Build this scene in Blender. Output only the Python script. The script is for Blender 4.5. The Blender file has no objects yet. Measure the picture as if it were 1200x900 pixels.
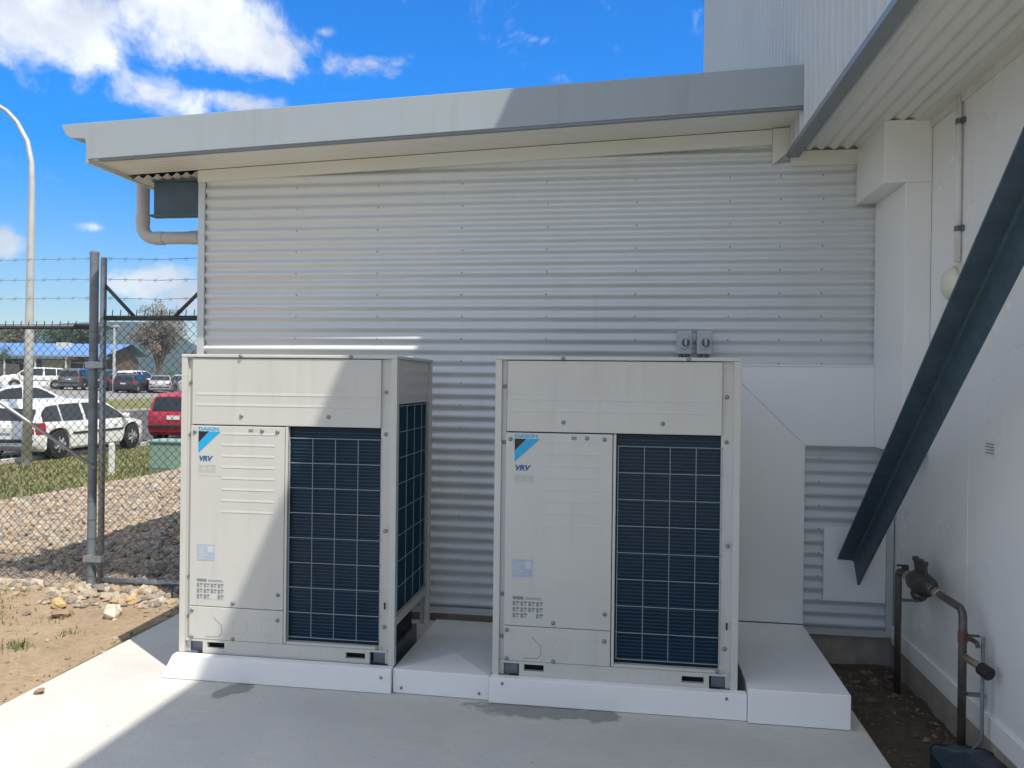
import bpy, bmesh, math, random
from math import sin, cos, pi, sqrt, radians
from mathutils import Vector, Matrix
random.seed(7)
S = bpy.context.scene
COL = S.collection

# ------------------------------------------------------------------ camera
YAW, PITCH, ROLL, FPX = -0.146, -0.0033, 0.0119, 923.25
fw = Vector((sin(YAW)*cos(PITCH), cos(YAW)*cos(PITCH), sin(PITCH)))
rt = Vector((cos(YAW), -sin(YAW), 0)); up = rt.cross(fw)
r2 = rt*cos(ROLL)+up*sin(ROLL); u2 = -rt*sin(ROLL)+up*cos(ROLL)
cd = bpy.data.cameras.new('camera'); cam = bpy.data.objects.new('camera', cd); COL.objects.link(cam)
cd.sensor_width = 36; cd.lens = FPX/1200*36; cd.clip_start = .05; cd.clip_end = 9000
M = Matrix(((r2.x, u2.x, -fw.x), (r2.y, u2.y, -fw.y), (r2.z, u2.z, -fw.z))).to_4x4()
M.translation = Vector((0, -5.3213, 1.6568)); cam.matrix_world = M
S.camera = cam

# ------------------------------------------------------------------ light and sky
SUN_TO = Vector((.455, -.358, 1)).normalized()
EL = math.asin(SUN_TO.z); AZ = math.atan2(SUN_TO.x, SUN_TO.y)
sd = bpy.data.lights.new('sun', 'SUN'); sd.energy = 2.0; sd.angle = radians(.5); sd.color = (1, .935, .83)
sun = bpy.data.objects.new('sun', sd); COL.objects.link(sun)
sun.rotation_euler = SUN_TO.to_track_quat('Z', 'Y').to_euler()
sun.location = (8, -8, 20)
SKY_STRENGTH = .15
S.view_settings.view_transform = 'Standard'; S.view_settings.look = 'None'
S.view_settings.exposure = 1.55; S.view_settings.gamma = 1
S.view_settings.use_curve_mapping = False
W = bpy.data.worlds.new('World'); S.world = W; W.use_nodes = True


class NT:
    """small node-tree helper"""
    def __init__(s, tree): s.t = tree; s.n = tree.nodes; s.l = tree.links
    def add(s, typ, **k):
        n = s.n.new(typ)
        for a, b in k.items(): setattr(n, a, b)
        return n
    def put(s, sock, v):
        if v is None: return
        if isinstance(v, bpy.types.NodeSocket): s.l.new(v, sock)
        else:
            if sock.type == 'RGBA' and not isinstance(v, (int, float)) and len(v) == 3: v = tuple(v)+(1,)
            sock.default_value = v
    def m(s, op, a, b=None, c=None, clamp=False):
        n = s.add('ShaderNodeMath', operation=op, use_clamp=clamp)
        s.put(n.inputs[0], a); s.put(n.inputs[1], b)
        if c is not None: s.put(n.inputs[2], c)
        return n.outputs[0]
    def mix(s, f, a, b, typ='MIX'):
        n = s.add('ShaderNodeMix', data_type='RGBA', blend_type=typ)
        s.put(n.inputs[0], f); s.put(n.inputs[6], a); s.put(n.inputs[7], b)
        return n.outputs[2]
    def noise(s, vec, scale, detail=4, rough=.55, dist=0):
        n = s.add('ShaderNodeTexNoise'); s.put(n.inputs['Vector'], vec)
        n.inputs['Scale'].default_value = scale; n.inputs['Detail'].default_value = detail
        n.inputs['Roughness'].default_value = rough; n.inputs['Distortion'].default_value = dist
        return n.outputs['Fac']
    def ramp(s, f, lo, hi, a=0., b=1.):
        n = s.add('ShaderNodeMapRange', interpolation_type='SMOOTHSTEP')
        s.put(n.inputs[0], f)
        for i, v in ((1, lo), (2, hi), (3, a), (4, b)): n.inputs[i].default_value = v
        return n.outputs[0]


def build_world():
    N = NT(W.node_tree); N.n.clear()
    tc = N.add('ShaderNodeTexCoord'); d = tc.outputs['Generated']
    sky = N.add('ShaderNodeTexSky', sky_type='NISHITA', sun_disc=False)
    sky.sun_elevation = EL; sky.sun_rotation = AZ
    sky.air_density = 1.0; sky.dust_density = .35; sky.ozone_density = 2.5; sky.altitude = 0
    hs = N.add('ShaderNodeHueSaturation'); hs.inputs['Saturation'].default_value = 1.62; hs.inputs['Value'].default_value = .56
    hs.inputs['Hue'].default_value = .512
    N.l.new(sky.outputs[0], hs.inputs['Color'])
    skyc = hs
    sx = N.add('ShaderNodeSeparateXYZ'); N.l.new(d, sx.inputs[0]); X, Y, Z = sx.outputs
    az = N.m('ARCTAN2', X, Y); el = N.m('ARCSINE', Z)
    zc = N.m('MAXIMUM', Z, .02)
    grade = N.ramp(el, .0, .36, .50, .97)
    skyg = N.mix(1., hs.outputs[0], grade, 'MULTIPLY')
    # cloud layer, seen in perspective: direction projected on a high deck
    k = N.m('DIVIDE', 1., N.m('ADD', zc, .18))
    cv = N.add('ShaderNodeCombineXYZ')
    N.put(cv.inputs[0], N.m('MULTIPLY', X, k)); N.put(cv.inputs[1], N.m('MULTIPLY', Y, k)); N.put(cv.inputs[2], 3.7)
    n1 = N.noise(cv.outputs[0], 3.2, 7, .58, .25)
    n2 = N.noise(d, 13, 9, .66, .3)
    cover = N.m('MULTIPLY', N.ramp(N.noise(cv.outputs[0], .8, 2, .5), .34, .48), .95)  # heavy cloud cover outside the view, added to fill the shade
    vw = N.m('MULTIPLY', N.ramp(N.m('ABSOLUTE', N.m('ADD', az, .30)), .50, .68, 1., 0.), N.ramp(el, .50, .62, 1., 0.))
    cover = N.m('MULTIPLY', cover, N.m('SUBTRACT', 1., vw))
    for (a, e, ra, re, w) in CLOUDS:
        da = N.m('DIVIDE', N.m('SUBTRACT', az, a), ra); de = N.m('DIVIDE', N.m('SUBTRACT', el, e), re)
        r = N.m('ADD', N.m('MULTIPLY', da, da), N.m('MULTIPLY', de, de))
        cover = N.m('MAXIMUM', cover, N.m('MULTIPLY', N.m('SUBTRACT', 1., N.m('SQRT', r), clamp=True), w))
    # keep the bare patches of sky between the clouds in view as bare as they are
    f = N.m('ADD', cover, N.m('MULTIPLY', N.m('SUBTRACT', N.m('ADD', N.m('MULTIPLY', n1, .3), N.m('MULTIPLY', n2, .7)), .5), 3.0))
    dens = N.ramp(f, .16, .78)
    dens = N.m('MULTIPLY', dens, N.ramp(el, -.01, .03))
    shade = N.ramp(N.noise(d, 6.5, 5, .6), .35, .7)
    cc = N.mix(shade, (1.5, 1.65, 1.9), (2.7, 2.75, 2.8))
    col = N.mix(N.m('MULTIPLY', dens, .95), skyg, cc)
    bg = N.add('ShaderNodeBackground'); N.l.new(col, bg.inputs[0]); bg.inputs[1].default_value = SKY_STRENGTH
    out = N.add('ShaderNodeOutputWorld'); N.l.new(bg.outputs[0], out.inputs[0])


# clouds in the part of the sky the photograph shows: azimuth, elevation, half sizes (radians), weight
CLOUDS = [(-.685, .375, .13, .085, 1.), (-.517, .395, .16, .072, 1.05), (-.435, .379, .065, .040, .9), (-.567, .315, .088, .034, .95),
          (-.473, .318, .092, .024, .9), (-.333, .376, .078, .024, .85), (-.385, .405, .03, .012, .5), (-.574, .108, .080, .028, 1.3), (-.542, .097, .055, .034, 1.3),
          (-.722, .140, .036, .030, 1.2), (-.631, .166, .042, .010, .6), (-.692, .088, .050, .012, .6), (-.716, .127, .03, .012, .6)]
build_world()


# ------------------------------------------------------------------ materials
def paint(name, col, rough=.45, metal=0., var=.06, scale=3., bump=0., bscale=60., dirt=None, spec=.5, rvar=.08, coat=0., streak=None):
    m = bpy.data.materials.new(name); m.use_nodes = True
    N = NT(m.node_tree); b = N.n['Principled BSDF']
    tc = N.add('ShaderNodeTexCoord'); v = tc.outputs['Object']
    n = N.noise(v, scale, 5, .6)
    f = N.ramp(n, .25, .75)
    lo = tuple(c*(1-var) for c in col); hi = tuple(min(1, c*(1+var)) for c in col)
    c = N.mix(f, lo, hi)
    if dirt:
        dc, amount, dscale = dirt
        c = N.mix(N.m('MULTIPLY', N.ramp(N.noise(v, dscale, 6, .65, .6), .5, .75), amount), c, dc)
    if streak:
        sc, amt, sdir = streak
        mp = N.add('ShaderNodeMapping'); N.l.new(v, mp.inputs[0]); mp.inputs['Scale'].default_value = sdir
        k = N.m('MULTIPLY', N.ramp(N.noise(mp.outputs[0], 1., 5, .6, .3), .45, .8), N.ramp(N.noise(v, 1.7, 3, .5), .35, .7))
        c = N.mix(N.m('MULTIPLY', k, amt), c, sc)
    N.put(b.inputs['Base Color'], c)
    N.put(b.inputs['Roughness'], N.ramp(N.noise(v, scale*2.3, 4, .6), .2, .8, max(.03, rough-rvar), min(1, rough+rvar)))
    b.inputs['Metallic'].default_value = metal
    b.inputs['Specular IOR Level'].default_value = spec
    if coat: b.inputs['Coat Weight'].default_value = coat; b.inputs['Coat Roughness'].default_value = .05
    if bump:
        bn = N.add('ShaderNodeBump'); bn.inputs['Strength'].default_value = bump; bn.inputs['Distance'].default_value = .01
        N.put(bn.inputs['Height'], N.noise(v, bscale, 5, .6)); N.put(b.inputs['Normal'], bn.outputs[0])
    return m


def island_mat(name, cols, rough=.85, bump=.3, bscale=40.):
    m = bpy.data.materials.new(name); m.use_nodes = True
    N = NT(m.node_tree); b = N.n['Principled BSDF']
    g = N.add('ShaderNodeNewGeometry')
    r = N.add('ShaderNodeValToRGB'); r.color_ramp.interpolation = 'CONSTANT' if len(cols) > 3 else 'LINEAR'
    while len(r.color_ramp.elements) < len(cols): r.color_ramp.elements.new(.5)
    for i, c in enumerate(cols):
        r.color_ramp.elements[i].position = i/len(cols); r.color_ramp.elements[i].color = tuple(c)+(1,)
    N.l.new(g.outputs['Random Per Island'], r.inputs[0])
    tc = N.add('ShaderNodeTexCoord')
    n = N.noise(tc.outputs['Object'], bscale*.5, 4)
    c = N.mix(N.ramp(n, .3, .7, 0, .35), r.outputs[0], (.2, .18, .15))
    N.put(b.inputs['Base Color'], c); b.inputs['Roughness'].default_value = rough
    b.inputs['Specular IOR Level'].default_value = .3
    return m


def leaf_mat(name, cols, trans=.25):
    m = island_mat(name, cols, .6, 0, 8)
    m.node_tree.nodes['Principled BSDF'].inputs['Subsurface Weight'].default_value = 0
    return m


def concrete_mat():
    m = bpy.data.materials.new('pad_concrete'); m.use_nodes = True
    N = NT(m.node_tree); b = N.n['Principled BSDF']
    tc = N.add('ShaderNodeTexCoord'); v = tc.outputs['Object']
    big = N.ramp(N.noise(v, .9, 5, .6, .5), .3, .7); mid = N.ramp(N.noise(v, 4.5, 6, .65, .8), .35, .75); fine = N.noise(v, 70, 4, .7)
    c = N.mix(big, (.49, .48, .45), (.56, .55, .52))
    c = N.mix(N.m('MULTIPLY', mid, .5), c, (.61, .59, .54))
    c = N.mix(N.m('MULTIPLY', N.ramp(fine, .35, .7), .32), c, (.37, .36, .34))
    # broom strokes and scuffs
    mp = N.add('ShaderNodeMapping'); N.l.new(v, mp.inputs[0]); mp.inputs['Scale'].default_value = (1.2, 9, 1); mp.inputs['Rotation'].default_value = (0, 0, .25)
    st = N.ramp(N.noise(mp.outputs[0], 2.2, 6, .7, .4), .55, .72)
    c = N.mix(N.m('MULTIPLY', st, .4), c, (.66, .63, .58))
    sp = N.ramp(N.noise(v, 17, 3, .5), .71, .76)
    c = N.mix(N.m('MULTIPLY', sp, .7), c, (.24, .2, .16))
    dirt = N.ramp(N.noise(v, 2.1, 5, .7, 1.), .62, .74)
    c = N.mix(N.m('MULTIPLY', dirt, .42), c, (.45, .34, .24))
    # damp patches where the units drip
    sx = N.add('ShaderNodeSeparateXYZ'); N.l.new(v, sx.inputs[0])
    wob = N.m('MULTIPLY', N.m('SUBTRACT', N.noise(v, 7, 4, .6, .5), .5), 1.9)
    damp = None
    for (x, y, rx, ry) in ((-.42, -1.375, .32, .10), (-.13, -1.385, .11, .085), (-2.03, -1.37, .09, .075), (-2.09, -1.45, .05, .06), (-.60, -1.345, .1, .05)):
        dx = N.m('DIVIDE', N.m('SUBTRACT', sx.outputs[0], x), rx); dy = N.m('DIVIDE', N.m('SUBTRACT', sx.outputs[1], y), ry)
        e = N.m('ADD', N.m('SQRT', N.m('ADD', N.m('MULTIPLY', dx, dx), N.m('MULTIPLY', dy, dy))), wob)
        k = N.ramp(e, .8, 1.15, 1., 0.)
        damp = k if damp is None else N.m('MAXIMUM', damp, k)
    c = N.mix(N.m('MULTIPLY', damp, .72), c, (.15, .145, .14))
    N.put(b.inputs['Base Color'], c)
    N.put(b.inputs['Roughness'], N.ramp(damp, 0, 1, .85, .45))
    bn = N.add('ShaderNodeBump'); bn.inputs['Strength'].default_value = .35; bn.inputs['Distance'].default_value = .006
    N.put(bn.inputs['Height'], N.m('ADD', N.m('MULTIPLY', fine, .6), N.noise(mp.outputs[0], 6, 5, .7))); N.put(b.inputs['Normal'], bn.outputs[0])
    return m


def ground_mat(name, a, b_, c_, s1, s2, rough=.95, bump=.6, bs=30):
    m = bpy.data.materials.new(name); m.use_nodes = True
    N = NT(m.node_tree); b = N.n['Principled BSDF']
    tc = N.add('ShaderNodeTexCoord'); v = tc.outputs['Object']
    c = N.mix(N.ramp(N.noise(v, s1, 6, .65, .6), .35, .65), a, b_)
    c = N.mix(N.ramp(N.noise(v, s2, 6, .7, .3), .5, .72, 0, .85), c, c_)
    c = N.mix(N.ramp(N.noise(v, s2*7, 4, .7), .4, .75, 0, .4), c, tuple(x*.45 for x in a))
    N.put(b.inputs['Base Color'], c); b.inputs['Roughness'].default_value = rough; b.inputs['Specular IOR Level'].default_value = .2
    bn = N.add('ShaderNodeBump'); bn.inputs['Strength'].default_value = bump; bn.inputs['Distance'].default_value = .03
    N.put(bn.inputs['Height'], N.noise(v, bs, 6, .75)); N.put(b.inputs['Normal'], bn.outputs[0])
    return m


MT = {}
MT['ivory'] = paint('ivory_enamel', (.545, .54, .50), .34, var=.03, scale=2, dirt=((.42, .38, .32), .16, 6), rvar=.06, streak=((.36, .33, .28), .30, (16, 16, 1.1)))
MT['ivory_gloss'] = paint('ivory_enamel_gloss', (.50, .48, .43), .2, var=.02, scale=2, rvar=.03)
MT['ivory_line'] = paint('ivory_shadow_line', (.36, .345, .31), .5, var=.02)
MT['wire_black'] = paint('dark_coated_wire', (.045, .052, .058), .45, var=.15)
MT['dark_gap'] = paint('black_interior', (.012, .013, .015), .7)
MT['coil'] = paint('blue_coil_fins', (.001, .014, .034), .35, var=.2, scale=30, spec=.25)
MT['coil_tube'] = paint('blue_coil_tube', (.010, .055, .095), .4, var=.12, scale=20, spec=.35)
MT['wire'] = paint('grey_coated_wire', (.28, .32, .34), .45, var=.05)
MT['steel_galv'] = paint('galvanised_steel', (.36, .38, .40), .42, .75, var=.15, scale=12, rvar=.12)
MT['galv_dull'] = paint('weathered_galvanising', (.165, .19, .215), .5, .2, var=.18, scale=9, rvar=.1)
MT['white_flash'] = paint('white_flashing', (.82, .82, .80), .32, var=.015, scale=.9, rvar=.03, streak=((.60, .57, .51), .14, (10, 10, .8)))
MT['white_wall'] = paint('white_insulated_panel', (.80, .80, .785), .28, var=.015, scale=.5, rvar=.03, streak=((.60, .57, .51), .12, (7, 7, .5)))
MT['wall_sheet'] = paint('silver_corrugated_steel', (.62, .64, .64), .38, .12, var=.025, scale=1.3, rvar=.05, streak=((.42, .41, .38), .28, (9, 9, .7)))
MT['wall_trim'] = paint('offwhite_trim_steel', (.56, .575, .57), .3, .2, var=.02, scale=1.3, rvar=.03)
MT['soffit'] = paint('offwhite_soffit_steel', (.70, .70, .64), .4, var=.03, scale=1.2, dirt=((.5, .46, .38), .2, 3))
MT['fascia'] = paint('grey_fascia_steel', (.315, .36, .385), .42, var=.03, scale=1.2, dirt=((.33, .33, .32), .2, 3), streak=((.22, .23, .23), .3, (12, 12, 1.2)))
MT['fascia_dk'] = paint('grey_trim_steel', (.20, .225, .24), .45, var=.04)
MT['clad'] = paint('pale_blue_grey_cladding', (.52, .545, .56), .4, var=.03, scale=1.)
MT['beam'] = paint('blue_grey_steel_beam', (.075, .115, .15), .5, .2, var=.12, scale=8)
MT['brace'] = paint('dark_slate_steel', (.042, .074, .098), .45, var=.2, scale=14, bump=.15, bscale=120, dirt=((.09, .085, .075), .35, 9))
MT['pvc'] = paint('grey_pvc', (.48, .47, .46), .4, var=.03)
MT['pvc_box'] = paint('grey_plastic', (.48, .50, .50), .4, var=.03)
MT['pvc_dark'] = paint('dark_grey_plastic', (.12, .13, .135), .45)
MT['white_pl'] = paint('white_plastic', (.74, .73, .70), .35, var=.03)
MT['cream_pl'] = paint('cream_plastic', (.70, .67, .55), .4, var=.04)
MT['black'] = paint('black_rubber', (.015, .015, .017), .55)
MT['tyre'] = paint('tyre_rubber', (.02, .02, .02), .8)
MT['copper'] = paint('weathered_copper', (.15, .13, .118), .42, .6, var=.3, scale=10, dirt=((.13, .12, .115), .7, 7))
MT['bronze'] = paint('dull_bronze', (.085, .082, .078), .5, .6, var=.3, scale=18, dirt=((.2, .17, .13), .5, 14))
MT['brass'] = paint('brass_fitting', (.42, .36, .24), .4, .7, var=.15, scale=20)
MT['red_pl'] = paint('red_enamel', (.15, .05, .04), .5)
MT['screw'] = paint('zinc_screw', (.26, .26, .26), .45, .6)
MT['footing'] = paint('footing_concrete', (.33, .29, .24), .9, var=.2, scale=6, bump=.4, bscale=50)
MT['cyan'] = paint('cyan_print', (.015, .36, .66), .45, var=.01)
MT['blk_print'] = paint('black_print', (.012, .013, .017), .45, var=.01)
MT['blue_print'] = paint('blue_print', (.03, .12, .30), .45, var=.01)
MT['grey_print'] = paint('grey_print', (.22, .22, .22), .5, var=.01)
MT['lt_print'] = paint('light_grey_print', (.42, .42, .42), .5, var=.01)
MT['sticker'] = paint('pale_blue_sticker', (.36, .43, .55), .45, var=.03, scale=30)
MT['sticker_w'] = paint('off_white_sticker', (.54, .54, .52), .45, var=.02)
MT['lidblue'] = paint('dark_blue_plastic', (.012, .03, .05), .42, var=.35, scale=7, bump=.4, bscale=14, dirt=((.16, .17, .16), .75, 6))
MT['conc'] = concrete_mat()
MT['dirt'] = ground_mat('tan_dirt', (.34, .25, .165), (.40, .31, .21), (.27, .205, .13), .9, 3.2, bs=34)
MT['bed'] = ground_mat('dark_soil', (.135, .102, .072), (.185, .142, .10), (.09, .07, .052), 5., 13., bs=40, bump=1.)
MT['gravel_bed'] = ground_mat('gravel_bed_soil', (.20, .16, .115), (.26, .21, .15), (.12, .10, .08), 4., 14., bs=28, bump=1.)
MT['lawn'] = ground_mat('lawn_soil', (.13, .14, .05), (.19, .18, .075), (.24, .20, .11), .5, 2.5, bs=20)
MT['field'] = ground_mat('far_field', (.14, .15, .07), (.20, .19, .10), (.25, .22, .14), .03, .2, bs=2)
MT['asphalt'] = ground_mat('asphalt', (.075, .075, .078), (.10, .10, .10), (.14, .135, .13), .4, 3., bs=60, bump=.3)
MT['road'] = ground_mat('pale_road', (.22, .215, .21), (.27, .26, .25), (.18, .175, .17), .15, .8, bs=30, bump=.2)
MT['kerb'] = paint('kerb_concrete', (.42, .40, .37), .9, var=.12, scale=3)
MT['hill'] = ground_mat('wooded_hill', (.022, .040, .030), (.032, .050, .036), (.042, .056, .04), .006, .03, bs=.2, bump=1.)
MT['stones'] = island_mat('gravel_stones', [(0.382, 0.309, 0.228), (0.309, 0.273, 0.237), (0.437, 0.373, 0.291), (0.382, 0.273, 0.173), (0.246, 0.214, 0.182), (0.473, 0.428, 0.355), (0.382, 0.309, 0.218), (0.191, 0.177, 0.164), (0.419, 0.309, 0.200)])
MT['pebble'] = island_mat('dirt_pebbles', [(.36, .27, .18), (.42, .34, .25), (.30, .22, .15), (.34, .29, .23)])
MT['grass'] = leaf_mat('grass_blades', [(.10, .15, .03), (.16, .19, .05), (.22, .21, .09), (.13, .17, .045), (.26, .22, .11)])
MT['litter'] = island_mat('soil_litter', [(.12, .09, .062), (.19, .15, .105), (.09, .068, .048), (.24, .20, .15), (.15, .11, .07)])
MT['rock_w'] = paint('white_rock', (.50, .46, .37), .9, var=.25, scale=14, bump=.6, bscale=30)
MT['rock_y'] = paint('ochre_rock', (.55, .40, .20), .9, var=.15, scale=14, bump=.6, bscale=30)
MT['rock_b'] = paint('brown_rock', (.28, .19, .13), .9, var=.2, scale=12, bump=.6, bscale=30)
MT['bark'] = paint('bark', (.16, .125, .09), .9, var=.3, scale=6)
MT['glass'] = paint('dark_car_glass', (.012, .016, .02), .06, var=.1, spec=.8)
MT['carwhite'] = paint('white_car_paint', (.76, .76, .75), .3, var=.02, coat=.6)
MT['carred'] = paint('red_car_paint', (.36, .012, .03), .3, var=.03, coat=.7)
MT['carsilver'] = paint('silver_car_paint', (.42, .44, .45), .32, .4, var=.03, coat=.6)
MT['cargrey'] = paint('green_grey_car_paint', (.10, .125, .12), .3, .2, var=.04, coat=.6)
MT['cardark'] = paint('charcoal_car_paint', (.03, .034, .04), .3, .2, var=.05, coat=.6)
MT['carblue'] = paint('blue_grey_car_paint', (.09, .12, .17), .3, .2, var=.05, coat=.6)
MT['trimblk'] = paint('black_trim', (.025, .026, .028), .6)
MT['alloy'] = paint('alloy_wheel', (.50, .51, .52), .3, .7, var=.04)
MT['lampred'] = paint('red_lamp_lens', (.30, .012, .015), .15, var=.05)
MT['lampclr'] = paint('clear_lamp_lens', (.60, .62, .64), .1, var=.05)
MT['plate'] = paint('blank_plate', (.66, .66, .62), .5)
MT['polegalv'] = paint('pale_galvanised_pole', (.50, .50, .485), .5, .25, var=.1, scale=4)
MT['kiosk'] = paint('pale_green_cabinet', (.22, .33, .27), .5, var=.05)
MT['blueroof'] = paint('blue_roof_sheet', (.10, .22, .47), .5, var=.06, scale=.5)
MT['brick'] = paint('brown_brick', (.15, .105, .08), .9, var=.15, scale=1.5)
MT['cream_wall'] = paint('cream_render', (.50, .44, .34), .9, var=.08, scale=.8)
MT['darkwall'] = paint('dark_verandah_wall', (.09, .085, .085), .8, var=.1)  # plain dark tone for the windows, doors and screen wall
MT['winframe'] = paint('window_frame_white', (.6, .6, .58), .5)


# ------------------------------------------------------------------ mesh builder
class MB:
    def __init__(s): s.v = []; s.f = []
    def add(s, vs, fs):
        k = len(s.v); s.v += [tuple(p) for p in vs]; s.f += [tuple(i+k for i in f) for f in fs]; return s
    def box(s, x0, y0, z0, x1, y1, z1):
        x0, x1 = min(x0, x1), max(x0, x1); y0, y1 = min(y0, y1), max(y0, y1); z0, z1 = min(z0, z1), max(z0, z1)
        return s.add([(x0, y0, z0), (x1, y0, z0), (x1, y1, z0), (x0, y1, z0), (x0, y0, z1), (x1, y0, z1), (x1, y1, z1), (x0, y1, z1)],
                     [(0, 3, 2, 1), (4, 5, 6, 7), (0, 1, 5, 4), (1, 2, 6, 5), (2, 3, 7, 6), (3, 0, 4, 7)])
    def hexa(s, p):   # eight points, bottom ring then top ring, both counter-clockwise from above
        return s.add(p, [(0, 3, 2, 1), (4, 5, 6, 7), (0, 1, 5, 4), (1, 2, 6, 5), (2, 3, 7, 6), (3, 0, 4, 7)])
    def prism(s, poly, axis, a, b):
        def P(u, w, t): return {'y': (u, t, w), 'x': (t, u, w), 'z': (u, w, t)}[axis]
        n = len(poly)
        vs = [P(u, w, a) for u, w in poly]+[P(u, w, b) for u, w in poly]
        fs = [tuple(range(n)), tuple(range(2*n-1, n-1, -1))]+[(i, i+n, (i+1) % n+n, (i+1) % n) for i in range(n)]
        return s.add(vs, fs)
    def sheet(s, fn, us, ws):   # open grid surface
        vs = [fn(u, w) for u in us for w in ws]; nw = len(ws)
        return s.add(vs, [(i*nw+j, (i+1)*nw+j, (i+1)*nw+j+1, i*nw+j+1) for i in range(len(us)-1) for j in range(nw-1)])
    def tube(s, pts, r, n=8, cap=True):
        pts = [Vector(p) for p in pts]; rs = r if isinstance(r, (list, tuple)) else [r]*len(pts)
        rings = []; prev = None
        for i, p in enumerate(pts):
            d = (pts[min(i+1, len(pts)-1)]-pts[max(i-1, 0)]).normalized()
            if prev is None:
                a = Vector((0, 0, 1)) if abs(d.z) < .9 else Vector((1, 0, 0)); x = d.cross(a).normalized()
            else: x = (prev-d*prev.dot(d)).normalized()
            prev = x; y = d.cross(x)
            rings.append([p+(x*cos(2*pi*j/n+.3)+y*sin(2*pi*j/n+.3))*rs[i] for j in range(n)])
        vs = [q for g in rings for q in g]; fs = []
        for i in range(len(pts)-1):
            for j in range(n): fs.append((i*n+j, i*n+(j+1) % n, (i+1)*n+(j+1) % n, (i+1)*n+j))
        if cap: fs += [tuple(range(n-1, -1, -1)), tuple(range((len(pts)-1)*n, len(pts)*n))]
        return s.add(vs, fs)
    def lathe(s, prof, c, ax, n=20):   # prof: (distance along axis, radius)
        ax = Vector(ax).normalized(); return s.tube([Vector(c)+ax*t for t, _ in prof], [max(r, 1e-4) for _, r in prof], n)
    def stone(s, c, r, rnd, flat=.7):
        t = (1+5**.5)/2
        V = [(-1, t, 0), (1, t, 0), (-1, -t, 0), (1, -t, 0), (0, -1, t), (0, 1, t), (0, -1, -t), (0, 1, -t), (t, 0, -1), (t, 0, 1), (-t, 0, -1), (-t, 0, 1)]
        F = [(0, 11, 5), (0, 5, 1), (0, 1, 7), (0, 7, 10), (0, 10, 11), (1, 5, 9), (5, 11, 4), (11, 10, 2), (10, 7, 6), (7, 1, 8), (3, 9, 4), (3, 4, 2), (3, 2, 6), (3, 6, 8), (3, 8, 9), (4, 9, 5), (2, 4, 11), (6, 2, 10), (8, 6, 7), (9, 8, 1)]
        a = rnd.uniform(0, 6.28); sx, sy, sz = r*rnd.uniform(.8, 1.35)/1.9, r*rnd.uniform(.65, 1.05)/1.9, r*rnd.uniform(.5, .85)*flat/1.4
        tl = rnd.uniform(-.5, .5); vs = []
        for x, y, z in V:
            k = rnd.uniform(.72, 1.2); x, y, z = x*sx*k, y*sy*k, z*sz*k
            x, z = x*cos(tl)-z*sin(tl), x*sin(tl)+z*cos(tl)
            vs.append((c[0]+x*cos(a)-y*sin(a), c[1]+x*sin(a)+y*cos(a), c[2]+z))
        return s.add(vs, F)


ORG = {}


def obj(name, mb, mat, parent=None, smooth=False, bevel=0., seg=2, auto=None, stuff=False):
    org = ORG.get(parent.name, Vector()) if parent else Vector()
    me = bpy.data.meshes.new(name)
    me.from_pydata([(v[0]-org.x, v[1]-org.y, v[2]-org.z) for v in mb.v], [], mb.f); me.validate()
    bm = bmesh.new(); bm.from_mesh(me); bmesh.ops.recalc_face_normals(bm, faces=bm.faces) if len(mb.f) < 60000 else None; bm.to_mesh(me); bm.free()
    me.materials.append(MT[mat] if isinstance(mat, str) else mat)
    o = bpy.data.objects.new(name, me); COL.objects.link(o)
    if parent: o.parent = parent; ORG[o.name] = org
    if smooth or auto:
        me.polygons.foreach_set('use_smooth', [True]*len(me.polygons))
        if auto:
            try: me.set_sharp_from_angle(angle=radians(auto))
            except Exception: pass
    if bevel:
        b = o.modifiers.new('bevel', 'BEVEL'); b.width = bevel; b.segments = seg; b.limit_method = 'ANGLE'; b.harden_normals = False
    if stuff: o['kind'] = 'stuff'
    return o


def thing(name, label, cat, origin=(0, 0, 0), rotz=0., group=None, local=False):
    o = bpy.data.objects.new(name, None); COL.objects.link(o); o.empty_display_size = .1
    o.location = origin; o.rotation_euler = (0, 0, rotz); o['label'] = label; o['category'] = cat
    if group: o['group'] = group
    ORG[o.name] = Vector() if local else Vector(origin)
    return o


def tag(o, label, cat, group=None):
    o['label'] = label; o['category'] = cat
    if group: o['group'] = group
    return o


def structure(name, mb, mat, label=None, **k):
    o = obj(name, mb, mat, **k); o['kind'] = 'structure'
    if label: o['label'] = label
    return o


def copy_tree(o, parent=None):
    c = o.copy(); COL.objects.link(c); c.parent = parent; ORG[c.name] = ORG.get(o.name, Vector())
    for ch in list(o.children): copy_tree(ch, c)
    return c


def text(name, body, size, loc, mat, parent, shear=0., bold=0., sx=1., rot=(pi/2, 0, 0)):
    cu = bpy.data.curves.new(name, 'FONT'); cu.body = body; cu.size = size; cu.shear = shear; cu.offset = bold; cu.extrude = .0004
    cu.materials.append(MT[mat]); tmp = bpy.data.objects.new(name, cu); COL.objects.link(tmp)
    dg = bpy.context.evaluated_depsgraph_get(); me = bpy.data.meshes.new_from_object(tmp.evaluated_get(dg)); bpy.data.objects.remove(tmp)
    o = bpy.data.objects.new(name, me); COL.objects.link(o); o.parent = parent
    o.location = Vector(loc)-ORG.get(parent.name, Vector()); o.rotation_euler = rot; o.scale = (sx, 1, 1)
    return o


def lerp(pts, t):
    if t <= pts[0][0]: return pts[0][1]
    for (a, b), (c, d) in zip(pts, pts[1:]):
        if t <= c: return b+(d-b)*(t-a)/(c-a)
    return pts[-1][1]


def frange(a, b, n): return [a+(b-a)*i/n for i in range(n+1)]


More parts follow.
